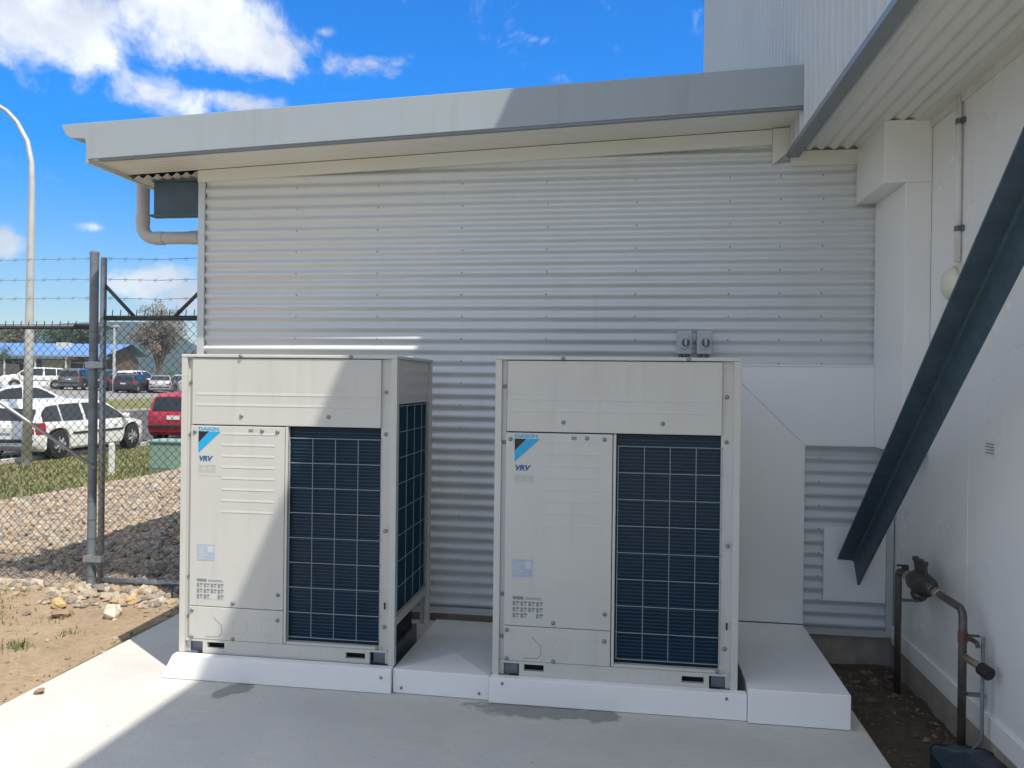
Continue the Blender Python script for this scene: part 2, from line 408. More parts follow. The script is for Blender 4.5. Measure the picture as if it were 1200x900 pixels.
# ------------------------------------------------------------------ ground
def gz(x):
    return lerp([(-100, .6), (-60, .6), (-45, .55), (-20, -.15), (-12, -.15), (-8, -.08), (-3.2, -.04), (-3.06, -.04), (-2.9, -.3), (400, -.3)], x)


xs = [-1400, -1000, -600, -300, -150, -100, -80, -60, -52, -45, -38, -32, -26, -20, -16, -12, -10, -8, -6, -4.5, -3.2, -3.06, -2.9, 0, 10, 30, 100, 400, 900, 1400]
ys = [-1400, -800, -300, -100, -40, -20, -10, -5, 0, 5, 10, 20, 40, 80, 150, 300, 600, 1000, 1400]
g = MB(); g.sheet(lambda x, y: (x, y, gz(x)-.012), xs, ys)
structure('ground', g, 'field')
def band(name, x0, x1, y0, y1, mat, dz, nx=8):
    m = MB(); m.sheet(lambda x, y: (x, y, gz(x)+dz), frange(x0, x1, nx), frange(y0, y1, 4))
    return structure(name, m, mat)
band('lawn', -12.6, -7.9, -40, 60, 'lawn', 0)
band('car_park', -24.2, -12.6, -60, 120, 'asphalt', .004, 12)
band('verge', -32.5, -24.35, -60, 160, 'lawn', 0)
band('road', -58, -32.5, -80, 260, 'road', .004, 12)
m = MB()
for x in (-12.6, -24.3): m.box(x-.08, -60, gz(x)-.1, x+.08, 120, gz(x)+.09)
structure('kerb', m, 'kerb')
# bare dirt with a little relief between the slab and the fence
def dirt_z(x, y):
    n = .5*sin(2.1*x+1.3*y)+.3*sin(5.3*x-3.7*y+1)+.2*sin(9.1*x+8.3*y)
    return -.035+.012*n-(.02 if x > -3.2 else 0)
m = MB(); m.sheet(lambda x, y: (x, y, dirt_z(x, y)), frange(-9, -3.07, 60), frange(-9, .75, 70)); structure('dirt_ground', m, 'dirt', smooth=True)
def grav_z(x, y):
    k = min(1, max(0, (y-.35)/.5)); e = min(1, max(0, (x+8.3)/.6))
    return -.05+.055*k*e+.02*sin(1.7*x+.9*y)*k
m = MB(); m.sheet(lambda x, y: (x, y, grav_z(x, y)), frange(-8.3, -3.06, 40), frange(.36, 16, 80)); structure('gravel_bed', m, 'gravel_bed', smooth=True)
# concrete pad
m = MB(); m.box(-3.1, -6.6, -.2, 1.155, -.012, 0); m.box(-3.1, -30, -.2, 16, -6.602, 0); structure('concrete_pad', m, 'conc', bevel=.008)  # second box: unseen apron behind the camera, added to bounce sunlight into the shade
# soil bed beside the building
def bed_z(x, y): return -.135+.012*sin(7*x+3*y)+.010*sin(13*x-9*y)+.008*sin(23*y+5*x)
m = MB(); m.sheet(lambda x, y: (x, y, bed_z(x, y)), frange(1.13, 1.72, 14), frange(-6.65, .02, 100)); structure('soil_bed', m, 'bed', smooth=True)
rnd = random.Random(5); m = MB()
for i in range(1300):
    y = -.02-4.2*rnd.random()**1.3; x = rnd.uniform(1.165, 1.675); r = rnd.uniform(.003, .011) if rnd.random() < .96 else rnd.uniform(.016, .03)
    m.stone((x, y, bed_z(x, y)+r*.2), r, rnd, .6)
obj('soil_litter', m, 'litter', stuff=True)
# gravel stones
rnd = random.Random(11); m = MB()
n = 0
for i in range(36000):
    x = rnd.uniform(-8.2, -3.15); t = rnd.random(); y = .45+14.5*t**1.25
    if y > 11 and rnd.random() < .4: continue
    e = (x+8.2)
    if e < .25 and rnd.random() > e*4: continue
    r = rnd.uniform(.022, .046)
    m.stone((x, y, grav_z(x, y)+rnd.uniform(-.008, .022)), r, rnd, .9); n += 1
for i in range(850):
    x = rnd.uniform(-7.5, -3.15); y = rnd.gauss(.42, .13); r = rnd.uniform(.018, .05) if rnd.random() < .9 else rnd.uniform(.05, .07)
    m.stone((x, y, max(grav_z(x, y), -.035)+.008), r, rnd, .75)
for i in range(140):
    x = rnd.uniform(-4.4, -3.15); y = rnd.gauss(.15, .14); r = rnd.uniform(.012, .045)
    m.stone((x, y, -.03), r, rnd, .7)
g_ = obj('gravel', m, 'stones', stuff=True)
rnd = random.Random(13); m = MB()
for i in range(3800):
    x = -3.13-3.6*rnd.random()**1.2; y = rnd.uniform(-3.4, .4); r = rnd.uniform(.003, .009) if rnd.random() < .965 else rnd.uniform(.012, .026)
    m.stone((x, y, dirt_z(x, y)+r*.2), r, rnd, .7)
obj('dirt_pebbles', m, 'pebble', stuff=True)


def blades(m, x, y, z, h, rnd, w=.004, lean=.6):
    a = rnd.uniform(0, 6.28); l = h*rnd.uniform(.1, lean); dx, dy = cos(a), sin(a); px, py = -dy*w, dx*w
    m.add([(x-px, y-py, z), (x+px, y+py, z), (x+dx*l*.4+px*.7, y+dy*l*.4+py*.7, z+h*.6), (x+dx*l*.4-px*.7, y+dy*l*.4-py*.7, z+h*.6), (x+dx*l, y+dy*l, z+h)],
          [(0, 1, 2, 3), (3, 2, 4)])


rnd = random.Random(17); m = MB()
for i in range(42000):
    x = rnd.uniform(-12.5, -8.0); y = rnd.uniform(1.5, 19)
    if sin(3*x+1.7*y)*sin(1.1*y-2.3*x)+rnd.uniform(-.9, .9) < -.55: continue
    blades(m, x, y, gz(x), rnd.uniform(.02, .075)*(1 if x > -11.8 else .6), rnd, .010, 1.)
obj('lawn_grass', m, 'grass', stuff=True)
rnd = random.Random(19); m = MB()
for (cx, cy, rr, n, h) in ((-3.93, -1.05, .16, 260, .05), (-3.75, -.93, .09, 120, .05), (-4.3, -.7, .3, 200, .04), (-4.5, -.35, .25, 160, .04), (-3.62, -.62, .08, 40, .035), (-3.9, -.35, .1, 30, .04),
                       (-4.6, -1.3, .4, 300, .05), (-3.95, -1.75, .14, 90, .04), (-4.9, .1, .3, 200, .05), (-4.4, -2.2, .3, 200, .05), (-5.6, -1., .7, 600, .06), (-5.8, -3, .9, 700, .06)):
    for i in range(n):
        x = rnd.gauss(cx, rr*.55); y = rnd.gauss(cy, rr*.5)
        if x > -3.14: continue
        blades(m, x, y, dirt_z(x, y), h*rnd.uniform(.4, 1.1), rnd, .0035, 1.2)
obj('weed_grass', m, 'grass', stuff=True)

# a few loose rocks one can pick out
def rock(c, r, mat, label, seed, flat=.8):
    rr = random.Random(seed); m = MB(); m.stone((0, 0, 0), r, rr, flat)
    o = obj('rock', m, mat); o.location = c
    s_ = o.modifiers.new('subdivision', 'SUBSURF'); s_.levels = s_.render_levels = 2; s_.subdivision_type = 'SIMPLE'
    tx = bpy.data.textures.new('rock_relief', 'CLOUDS'); tx.noise_scale = r*.5
    d = o.modifiers.new('relief', 'DISPLACE'); d.texture = tx; d.strength = r*.35
    return tag(o, label, 'rock')
rock((-3.58, -.235, -.012), .085, 'rock_w', 'pale white rock lying on the dirt beside the left cabinet', 3)
rock((-4.10, -.10, -.01), .055, 'rock_y', 'small ochre rock on the dirt below the end of the gravel', 5)
rock((-3.93, -.27, -.03), .11, 'rock_b', 'flat dark brown stone half sunk in the dirt', 8, .35)
rock((-3.66, .12, -.01), .06, 'rock_y', 'yellowish rock at the foot of the gravel by the gate', 9)
rock((-3.02, -1.62, .012), .03, 'rock_b', 'small dark stone lying on the edge of the concrete pad', 12, .7)

# ------------------------------------------------------------------ low annex building
RP = .076
def rib(z): return -.0095*cos(2*pi*(z-1.7934)/RP)
def fz(x): return 3.153+(x+3.06)*.0394     # underside line of the raked fascia
t = thing('annex_building', 'low skillion annex clad in offwhite horizontal corrugated steel with a raked grey fascia', 'building', (-3.08, 0, 0))
WALLX0, WALLX1 = -3.034, 1.640
z0 = .088; k = 0
while z0 < 3.3:
    z1 = min(z0+RP*10+.004, 3.34); nseg = max(8, int((z1-z0)/RP*12)); m = MB()
    off = -.0018*(k % 2)
    def top(x, z): return min(z, fz(x)-.004)
    m.sheet(lambda x, z: (x, rib(z)+off, top(x, z)), [WALLX0, -1.5, 0, .85, WALLX1], frange(z0, z1, nseg))
    # the far gable and the side are the same sheet, plain to see from the yard
    obj('wall_sheet', m, 'wall_sheet', t, auto=50)
    z0 += RP*10; k += 1
m = MB(); m.sheet(lambda y, z: (-3.058+rib(z), y, z), [.03, 3, 6.3], frange(.088, 3.1, 40*8)); obj('wall_sheet', m, 'wall_sheet', t, auto=50)
m = MB(); m.box(-3.03, .02, -.2, 1.69, 6.28, 3.0); obj('wall_frame', m, 'dark_gap', t)
m = MB(); m.box(-3.085, -.022, .05, -3.034, -.004, fz(-3.06)-.003); m.box(-3.085, -.004, .05, -3.067, .06, fz(-3.06)-.003); obj('corner_trim', m, 'wall_trim', t, bevel=.002)
m = MB(); m.box(1.640, -.020, .064, 1.684, .01, 1.262); obj('corner_trim', m, 'wall_trim', t, bevel=.002)
m = MB(); m.box(-3.034, -.022, .062, 1.640, -.010, .096); m.box(-3.034, -.030, .056, 1.684, -.004, .0618); obj('base_trim', m, 'wall_trim', t)
m = MB(); m.box(-3.02, .012, -.3, 1.69, .10, .07); obj('footing', m, 'footing', t)
# head flashing under the soffit, following the rake
m = MB(); m.hexa([(-3.085, -.030, fz(-3.085)-.085), (.905, -.030, fz(.905)-.10), (.905, -.012, fz(.905)-.10), (-3.085, -.012, fz(-3.085)-.085),
                  (-3.085, -.030, fz(-3.085)-.002), (.905, -.030, fz(.905)-.002), (.905, -.012, fz(.905)-.002), (-3.085, -.012, fz(-3.085)-.002)])
obj('head_flashing', m, 'soffit', t)
m = MB(); m.prism([(.907, 3.305), (1.022, 3.308), (1.022, 3.165), (.945, 3.105), (.907, 3.075)], 'y', -.055, -.010); obj('end_flashing', m, 'soffit', t, bevel=.002)
m = MB(); m.box(1.022, -.026, 3.07, 1.43, -.010, 3.165); obj('head_flashing', m, 'soffit', t)
m = MB()
for x in (-2.337, -1.74, -1.138, -.553, .042, .646, .969, 1.229):
    z = 1.7934+.076*-20
    while z < 3.1:
        if z < fz(x)-.12 and (x < .9 or z < 3.05): m.lathe([(0, .0055), (.004, .0055), (.006, .003)], (x+random.uniform(-.004, .004), -.0088, z), (0, -1, 0), 6)
        z += .152
obj('screw', m, 'screw', t, stuff=True)
# soffit with shallow ribs along the eave
m = MB()
ws = frange(-.435, -.008, 56)
m.sheet(lambda x, y: (x, y, fz(x)+.006+.0035*cos(2*pi*y/.061)), [-3.655, -2, 0, 1.018], ws); obj('soffit', m, 'soffit', t, auto=60)
# fascia and the end of the gutter, one cut sheet
m = MB(); m.prism([(-3.640, fz(-3.64)-.004), (1.016, fz(1.016)-.004), (1.016, fz(1.016)+.238), (-3.83, 3.366), (-3.832, 3.352), (-3.822, 3.335), (-3.800, 3.295), (-3.765, 3.272), (-3.66, 3.266), (-3.655, 3.255)], 'y', -.462, -.445)
obj('fascia', m, 'fascia', t, bevel=.003)
m = MB(); m.prism([(-3.56, fz(-3.56)-.018), (1.016, fz(1.016)-.018), (1.016, fz(1.016)-.0045), (-3.56, fz(-3.56)-.0045)], 'y', -.455, -.42); obj('fascia_shade_strip', m, 'fascia_dk', t)  # bottom return in darker grey, the shade under the fascia put into its colour
# low eave: gutter, its fascia board, corrugated eave lining
m = MB(); prof = [(-3.826, 3.36), (-3.79, 3.295), (-3.765, 3.278), (-3.668, 3.272), (-3.668, 3.35), (-3.678, 3.35), (-3.678, 3.282), (-3.762, 3.288), (-3.783, 3.30), (-3.815, 3.36)]
m.prism(prof, 'y', -.4445, 6.3); obj('gutter', m, 'fascia', t)
m = MB(); m.box(-3.660, -.4445, fz(-3.65)-.024, -3.640, 6.3, 3.30); obj('eave_board', m, 'soffit', t)
def eave_z(x): return fz(x)-.010
m = MB(); m.sheet(lambda x, y: (x, y, eave_z(x)+.011*cos(2*pi*x/RP)), frange(-3.64, -3.088, 8*12), [.0, 3, 6.3]); obj('eave_lining', m, 'soffit', t, smooth=True)
m = MB(); m.sheet(lambda x, y: (x, y, fz(x)+.21+.008*cos(2*pi*y/RP)), [-3.70, -1, 1.016], frange(-.44, 6.3, 89*8)); obj('roof', m, 'fascia', t, smooth=True)
# steel eave beam poking out past the wall
m = MB(); m.box(-3.51, .10, 2.865, -3.06, .112, 3.105); m.box(-3.525, .07, 2.85, -3.06, .16, 2.8645); m.box(-3.51, .07, 3.1055, -3.06, .16, 3.115)
obj('eave_beam', m, 'beam', t)
pv = thing('downpipe', 'grey plastic downpipe bending from the gutter back to the annex corner', 'downpipe', (-3.735, .3, 2.7))
pts = [(-3.73, .3, 3.27), (-3.73, .3, 2.83)]+[(-3.73+.10-.10*cos(a), .3, 2.83-.10*sin(a)) for a in frange(.12, pi/2, 10)]+[(-3.24, .3, 2.728)]+[(-3.24+.09*sin(a), .3, 2.728-.09+.09*cos(a)) for a in frange(.2, pi/2, 5)]+[(-3.15, .3, 2.3), (-3.15, .3, .0)]
m = MB(); m.tube(pts, .048, 16); obj('pipe', m, 'pvc', pv, smooth=True)
for c, ax in (((-3.73, .3, 2.875), (0, 0, 1)), ((-3.585, .3, 2.7285), (1, 0, 0)), ((-3.29, .3, 2.7285), (1, 0, 0))):
    m = MB(); m.lathe([(-.035, .0525), (.035, .0525)], c, ax, 16); obj('socket', m, 'pvc', pv, auto=40)
# patch plate the brace passes through
m = MB(); m.box(1.258, -.026, .275, 1.636, -.0135, .748); obj('patch_plate', m, 'white_flash', t, bevel=.002)

# ------------------------------------------------------------------ tall building on the right
t = thing('tall_building', 'tall building with ribbed blue grey upper cladding overhanging smooth white wall panels', 'building', (1.69, -3, 0))
ZT = 7.27; XB = 1.02
# upper cladding: narrow upright ribs
ys_ = []
y = -6.0
prof = []
while y < 6.35:
    prof += [(y, 0), (y+.080, 0), (y+.088, -.024), (y+.108, -.024), (y+.116, 0)]; y += .125
def clad_sheet(a, b):
    p = [q for q in prof if a-.001 <= q[0] <= b+.001]; m = MB()
    vs = [(XB+dx, yy, z) for z in (3.158, ZT) for yy, dx in p]; n = len(p)
    m.add(vs, [(i, i+1, i+1+n, i+n) for i in range(n-1)]); return m
for i in range(16):
    a = -6+.75*i; o = obj('cladding_sheet', clad_sheet(a, a+.75), 'clad', t)
m = MB(); m.box(XB+.003, -5.998, 3.175, XB+.13, 6.3, ZT-.02); m.box(XB+.13, -5.998, 3.30, 9, 6.3, ZT-.02); obj('upper_wall', m, 'clad', t)
m = MB(); m.box(XB-.03, -6.02, ZT-.1, XB+.15, 6.32, ZT); obj('parapet_capping', m, 'fascia', t)
m = MB(); m.box(XB-.024, -6, 3.13, XB-.018, -.03, 3.155); m.box(XB-.0245, -6, 3.122, XB+.052, -.03, 3.1295); m.box(XB+.046, -6, 3.13, XB+.052, -.03, 3.165); obj('barge_trim', m, 'fascia_dk', t)
m = MB(); m.box(XB-.0245, -6, 3.1552, XB-.001, -.03, 3.162); obj('trim_lip', m, 'clad', t)
def sof_z(x): return 3.176
m = MB(); m.sheet(lambda x, y: (x, y, sof_z(x)+.0095*cos(2*pi*(x-1.09)/.0795)), frange(XB+.02, 1.605, 8*12), [-5.99, -3, -.03]); obj('soffit', m, 'soffit', t, smooth=True)
m = MB(); m.box(1.60, -5.99, 3.160, 1.688, -.03, 3.170); m.box(1.676, -5.99, 3.12, 1.688, -.03, 3.1595); obj('soffit_trim', m, 'soffit', t)
# lower wall: smooth panels with tight joints
ylist = [0.0, -1.09, -2.24, -3.39, -4.54, -5.69, -5.99]
for a, b in zip(ylist, ylist[1:]):
    m = MB(); m.box(1.690, b+.0015, .055, 1.79, a-.0015, 3.40); obj('wall_panel', m, 'white_wall', t, bevel=.002)
m = MB(); m.box(1.79, -5.98, -.3, 9, 6.3, 3.29); obj('wall_core', m, 'dark_gap', t)
m = MB(); m.box(1.676, -5.99, .022, 1.689, -.0, .128); obj('base_flashing', m, 'white_flash', t, bevel=.002)
m = MB(); m.box(1.684, -5.985, -.4, 1.80, .0, .040); obj('footing', m, 'footing', t, bevel=.006)

# boxed cover from the soffit down the corner, along the wall and behind the right cabinet
t = thing('duct_cover', 'smooth white boxed duct cover stepping from the soffit along the corrugated wall', 'duct cover', (1.6, -.05, .12))
m = MB(); m.box(1.430, -.565, 2.815, 1.6885, -.012, 3.171); obj('column_head', m, 'white_flash', t, bevel=.003)
m = MB(); m.box(1.548, -.5625, 1.268, 1.6885, -.012, 2.8145); obj('column', m, 'white_flash', t, bevel=.003)
PX, PZ, QX, QZ = 1.130, 1.268, .615, 1.775
m = MB(); m.prism([(QX, QZ), (1.5475, QZ), (1.5475, PZ), (PX, PZ)], 'y', -.052, -.012); obj('cross_panel', m, 'white_flash', t, bevel=.002)
m = MB(); m.prism([(QX, QZ-.0012), (PX, PZ-.0012), (PX, .122), (QX, .122)], 'y', -.0505, -.012); obj('upright_panel', m, 'white_flash', t, bevel=.002)
m = MB(); m.box(QX, -.056, QZ+.0005, 1.5475, -.012, QZ+.012); obj('top_lip', m, 'white_flash', t)

# covers on the pad
t = tag(obj('pipe_cover_box', (lambda m: m.hexa([(.600, -1.352, .002), (1.078, -1.352, .002), (1.128, -.054, .002), (.62, -.054, .002), (.600, -1.352, .170), (1.078, -1.352, .170), (1.128, -.054, .118), (.62, -.054, .118)]))(MB()), 'white_flash', bevel=.004),
        'white box cover running from the wall panel to the pad beside the right cabinet', 'cover')
# cross-broken cover between the cabinets
m = MB()
A = [(-1.212, -1.288), (-.692, -1.300), (-.692, -.05), (-1.28, -.05)]
zt = [.128, .128, .020, .020]
m.add([(x, y, .002) for x, y in A]+[(x, y, z) for (x, y), z in zip(A, zt)]+[(-.93, -1.02, .137)],
      [(0, 3, 2, 1), (0, 1, 5, 4), (1, 2, 6, 5), (2, 3, 7, 6), (3, 0, 4, 7), (4, 5, 8), (5, 6, 8), (6, 7, 8), (7, 4, 8)])
t = tag(obj('pipe_cover', m, 'white_flash', bevel=.003), 'low white cross-folded cover on the pad between the two cabinets', 'cover')
ORG[t.name] = Vector()
for x, z in ((-1.165, .032), (-.745, .035)):
    s_ = MB(); s_.lathe([(0, .008), (.004, .008), (.006, .004)], (x, -1.291-.012*(x+1.2)/.5, z), (0, -1, 0), 8); obj('screw', s_, 'screw', t)
# front flashings
def front_flash(x0b, x0t, x1, yb, label, scr):
    m = MB(); m.hexa([(x0b, yb, .002), (x1, yb, .002), (x1, yb+.016, .002), (x0b+.05, yb+.016, .002), (x0t, yb+.004, .131), (x1, yb+.004, .131), (x1, yb+.05, .133), (x0t, yb+.05, .133)])
    o = tag(obj('base_flashing', m, 'white_flash', bevel=.003), label, 'flashing', 'white flashings along the cabinet bases'); ORG[o.name] = Vector()
    for x, z in scr:
        s_ = MB(); s_.lathe([(-.004, .008), (.004, .008), (.006, .004)], (x, yb+.002, z), (0, -1, 0), 8); obj('screw', s_, 'screw', o)
    # returns along the sides, under the cabinet
    return o
front_flash(-2.530, -2.462, -1.2165, -1.312, 'white flashing with a splayed end along the base of the left cabinet', ((-1.27, .085),))
front_flash(-.688, -.688, .598, -1.330, 'white flashing along the base of the right cabinet', ((-.62, .105), (.50, .105)))


# ------------------------------------------------------------------ outdoor condensing units
UW, UD, UH = 1.238, .765, 1.657
def make_unit():
    t = thing('condenser_unit', '', 'air conditioner', local=True, group='outdoor air conditioner cabinets on the pad')
    def P(name, m, mat='ivory', parent=None, **k): return obj(name, m, mat, parent or t, **k)
    th = .0025
    for sx, sy in ((0, 0), (1, 0), (0, 1), (1, 1)):     # folded corner posts
        X = (lambda v: v) if not sx else (lambda v: UW-v)
        Y = (lambda v: v) if not sy else (lambda v: UD-v)
        poly = [(0, 0), (.034, 0), (.034, .022), (.058, .022), (.058, .026), (.030, .026), (.030, .004), (.004, .004), (.004, .034), (.022, .034), (.022, .058), (.018, .058), (.018, .038), (0, .038)]
        m = MB(); m.prism([(X(a), Y(b)) for a, b in poly], 'z', .0, UH-.018); P('corner_post', m, bevel=.002)
    m = MB(); m.box(-.002, -.002, UH-.018, UW+.002, UD+.002, UH); pt = P('top_cover', m, bevel=.004)
    for cx in (.33, .91):
        m = MB(); m.lathe([(-.012, .27), (.0015, .268), (.0015, .25), (-.012, .25)], (cx, .38, UH), (0, 0, 1), 32); P('fan_ring', m, 'ivory', pt, auto=40)
        m = MB()
        for r in (.06, .10, .14, .18, .22): m.tube([(cx+r*cos(a), .38+r*sin(a), UH+.0005) for a in frange(0, 2*pi, 28)], .0025, 4, False)
        for a in frange(0, 2*pi, 8)[:-1]: m.tube([(cx, .38, UH), (cx+.252*cos(a), .38+.252*sin(a), UH)], .003, 4)
        P('fan_guard', m, 'wire', pt)
    m = MB(); m.box(.062, .004, 1.268, 1.148, .03, UH-.022); tp = P('top_panel', m, bevel=.004, seg=3)
    for z in (1.434, 1.374):
        m = MB(); m.add([(.09, .0042, z+.016), (1.12, .0042, z+.016), (1.12, .0024, z-.001), (.09, .0024, z-.001), (.09, .0042, z-.003), (1.12, .0042, z-.003)], [(0, 1, 2, 3), (3, 2, 5, 4)]); P('fold', m, 'ivory', tp)
    m = MB(); m.box(.058, .004, .262, .608, .03, 1.262); sp = P('service_panel', m, bevel=.003)
    for i in range(8):
        z = 1.216-.0614*i
        m = MB(); m.add([(.240, .0042, z+.014), (.552, .0042, z+.014), (.548, .0024, z), (.244, .0024, z), (.244, .0042, z-.0012), (.548, .0042, z-.0012)], [(0, 1, 2, 3), (3, 2, 5, 4), (0, 3, 4), (1, 5, 2)]); P('louvre', m, 'ivory', sp)
    m = MB(); m.box(.058, .004, .079, .608, .03, .259); lp = P('lower_panel', m, bevel=.003)
    kp = [(.150, .190), (.205, .207), (.250, .165), (.252, .118), (.236, .099), (.160, .097), (.135, .12), (.132, .17)]
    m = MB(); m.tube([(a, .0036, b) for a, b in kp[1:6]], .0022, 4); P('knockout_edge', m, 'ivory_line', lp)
    for cx in (.36, .53):
        m = MB(); m.tube([(cx+.045*cos(a), .0042, .165+.045*sin(a)) for a in frange(0, 2*pi, 20)], .0012, 4, False); P('knockout_edge', m, 'ivory', lp)
    m = MB(); m.box(.612, .001, .085, .626, .04, 1.264); P('panel_flange', m, bevel=.002)
    m = MB(); m.box(1.146, .022, .066, 1.1805, .03, UH-.02); P('post_web', m)
    m = MB(); m.box(.040, .0262, .096, .062, .03, UH-.02); P('post_web', m)
    for x in (.010, UW-.022):
        m = MB(); m.box(x, .055, 1.39, x+.012, .064, UH-.02); m.box(x, UD-.064, 1.39, x+.012, UD-.055, UH-.02); P('side_web', m, stuff=True)
    # casing inside, dark
    m = MB(); m.box(.06, .05, .20, UW-.06, UD-.05, UH-.02); m.box(.09, .03, .09, .62, UD-.03, 1.3); P('inner_casing', m, 'dark_gap')
    m = MB(); m.box(.1, .06, 0, UW-.1, UD-.06, .2); P('base_tray', m, 'dark_gap')
    # coil faces
    def coil(name, axis):
        c = MB(); tb = MB()
        if axis == 'f':
            c.box(.628, .036, .098, 1.152, .049, 1.262); n = 62
            for i in range(n):
                z = .118+i*(1.235-.118)/(n-1); tb.box(.640, .0335, z-.0022, 1.148, .0362, z+.0022)
        else:
            x = UW-.036 if axis == 'r' else .036; s = 1 if axis == 'r' else -1
            c.box(x, .062, .25, x-s*.012, UD-.062, 1.392); n = 58
            for i in range(n):
                z = .27+i*(1.37-.27)/(n-1); tb.box(x-s*.0002, .066, z-.0022, x+s*.0025, UD-.066, z+.0022)
            for i in range(52):     # upright fins standing out of the side coils
                y = .068+i*(UD-.136)/51; tb.box(x, y-.0006, .262, x+s*.009, y+.0006, 1.38)
        o = P(name, c, 'coil'); P('coil_fin', tb, 'coil_tube', o, stuff=True)
    coil('coil', 'f'); coil('coil', 'r'); coil('coil', 'l')
    # guard wires, each its own, bowed a touch at the ends
    vm = MB(); vm.tube([(0, 0, .124), (0, 0, 1.205)], .0020, 5)
    hm = MB(); hm.tube([(0, .012, 0), (.012, 0, 0), (.512, 0, 0), (.524, .012, 0)], .0020, 5)
    hs = MB(); hs.tube([(.012, 0, 0), (0, .012, 0), (0, .628, 0), (.012, .640, 0)], .0020, 5)
    vs_ = MB(); vs_.tube([(0, 0, .262), (0, 0, 1.385)], .0020, 5)
    def wires(src, locs):
        first = obj('guard_wire', src, 'wire', t)
        first.location = locs[0]
        for l in locs[1:]:
            c = first.copy(); COL.objects.link(c); c.parent = t; c.location = l
    wires(vm, [(x, .006, 0) for x in (.637, .768, .896, 1.024, 1.151)])
    wires(hm, [(.632, .001, 1.205-.1351*i) for i in range(9)])
    for xx, sgn in ((UW-.008, 1), (.008, -1)):
        wires(vs_, [(xx, y, 0) for y in (.068, .225, .382, .54, .697)])
    a = obj('guard_wire', hs, 'wire', t); a.location = (.004, .0625, 1.385); a.rotation_euler = (0, 0, 0)
    for i in range(1, 9): c = a.copy(); COL.objects.link(c); c.parent = t; c.location = (.004, .0625, 1.385-.1402*i)
    hr = MB(); hr.tube([(-.012, 0, 0), (0, .012, 0), (0, .628, 0), (-.012, .640, 0)], .0020, 5)
    a = obj('guard_wire', hr, 'wire', t); a.location = (UW-.003, .0625, 1.385)
    for i in range(1, 9): c = a.copy(); COL.objects.link(c); c.parent = t; c.location = (UW-.003, .0625, 1.385-.1402*i)
    # sides, back
    for x0, x1 in ((UW-.012, UW-.03), (.012, .03)):
        # slightly dished sheet: it shows the wall wavering in it
        s = 1 if x0 > .5 else -1; m = MB()
        m.sheet(lambda y, z: (x0+s*(.0022*sin(9*y+1)*sin(3.1*(z-1.39)/.25)), y, z), frange(.060, UD-.060, 20), frange(1.396, UH-.02, 12)); P('side_panel', m, 'ivory_gloss', smooth=True)
        m = MB(); m.box(x0+s*.006, .060, .200, x1, UD-.060, .246); P('side_rail', m, bevel=.002)
    m = MB(); m.box(.06, UD-.012, .2, UW-.06, UD-.03, UH-.02); P('back_panel', m, bevel=.002)
    # base skid with fork slots and open ends
    m = MB(); zt_ = .0775
    for a, b in ((.140, .166), (.268, .966), (1.075, 1.100)): m.box(a, .006, .0, b, .03, zt_)
    m.box(.166, .006, .0, .268, .03, .030); m.box(.166, .006, .064, .268, .03, zt_); m.box(.966, .006, .0, 1.075, .03, .024); m.box(.966, .006, .056, 1.075, .03, zt_)
    m.box(.040, .006, .066, .140, .03, zt_); m.box(1.100, .006, .066, 1.196, .03, zt_)
    P('base_skid', m)
    m = MB(); m.box(.612, .008, .0785, 1.160, .04, .094); P('sill', m, bevel=.002)
    for x in (.055, 1.112):
        m = MB(); m.box(x, .034, .002, x+.075, .040, .064); P('foot_bracket', m, 'galv_dull')
    # screws
    sm = MB(); sm.lathe([(0, .011), (.004, .011), (.007, .006)], (0, 0, 0), (0, -1, 0), 10); sm2 = None
    first = None
    for (x, z, y) in ((.355, 1.319, .004), (.856, 1.322, .004), (.477, 1.240, .004), (.566, 1.236, .004), (.577, .346, .004), (.577, .207, .004), (.315, .286, .004), (.317, .088, .004), (.082, 1.228, .004), (.075, .237, .004),
                      (.075, .09, .004), (1.172, 1.235, .022), (1.172, 1.46, .022), (1.182, .72, .001), (1.176, .2, .022), (1.14, .087, .008), (.047, 1.50, .022), (.047, 1.21, .022), (.047, .42, .022), (.047, .2, .022), (.35, UH-.009, -.002), (.98, UH-.009, -.002)):
        if first is None: c = first = obj('screw', sm, 'screw', t, smooth=True)
        else: c = first.copy(); COL.objects.link(c); c.parent = t
        c.location = (x, y, z)
    for z0, z1 in ((.30, .335), (.52, .555), (.66, .70)):
        m = MB(); m.box(1.178, .0005, z0, 1.187, .004, z1); 
        if z0 < .5: P('slot', m, 'dark_gap')
    # print and stickers on the service panel
    fy = .0032
    st = MB(); st.box(.102, fy, .985, .243, .0045, 1.258); so = P('logo_sticker', st, 'ivory')
    m = MB(); m.prism([(.104, 1.231), (.166, 1.231), (.104, 1.168)], 'y', fy-.0009, fy-.0001); P('logo_triangle', m, 'blk_print', so)
    m = MB(); m.prism([(.168, 1.231), (.236, 1.231), (.104, 1.110), (.104, 1.166)], 'y', fy-.0009, fy-.0001); P('logo_band', m, 'cyan', so)
    text('logo_lettering', 'DAIKIN', .0255, (.1035, fy-.0006, 1.2365), 'cyan', so, bold=.0008, sx=1.42)
    text('logo_lettering', 'VRV', .037, (.105, fy-.0006, 1.068), 'blue_print', so, shear=.25, bold=.0022, sx=1.12)
    for i in range(3):
        x = .106+.036*i
        m = MB(); m.tube([(x, fy-.0004, 1.008), (x+.028, fy-.0004, 1.008), (x+.028, fy-.0004, 1.044), (x, fy-.0004, 1.044), (x, fy-.0004, 1.008)], .0011, 4, False)
        m.box(x+.006, fy-.0006, 1.014, x+.022, fy-.0001, 1.021); m.box(x+.006, fy-.0006, 1.027, x+.022, fy-.0001, 1.038); P('small_mark', m, 'lt_print', so)
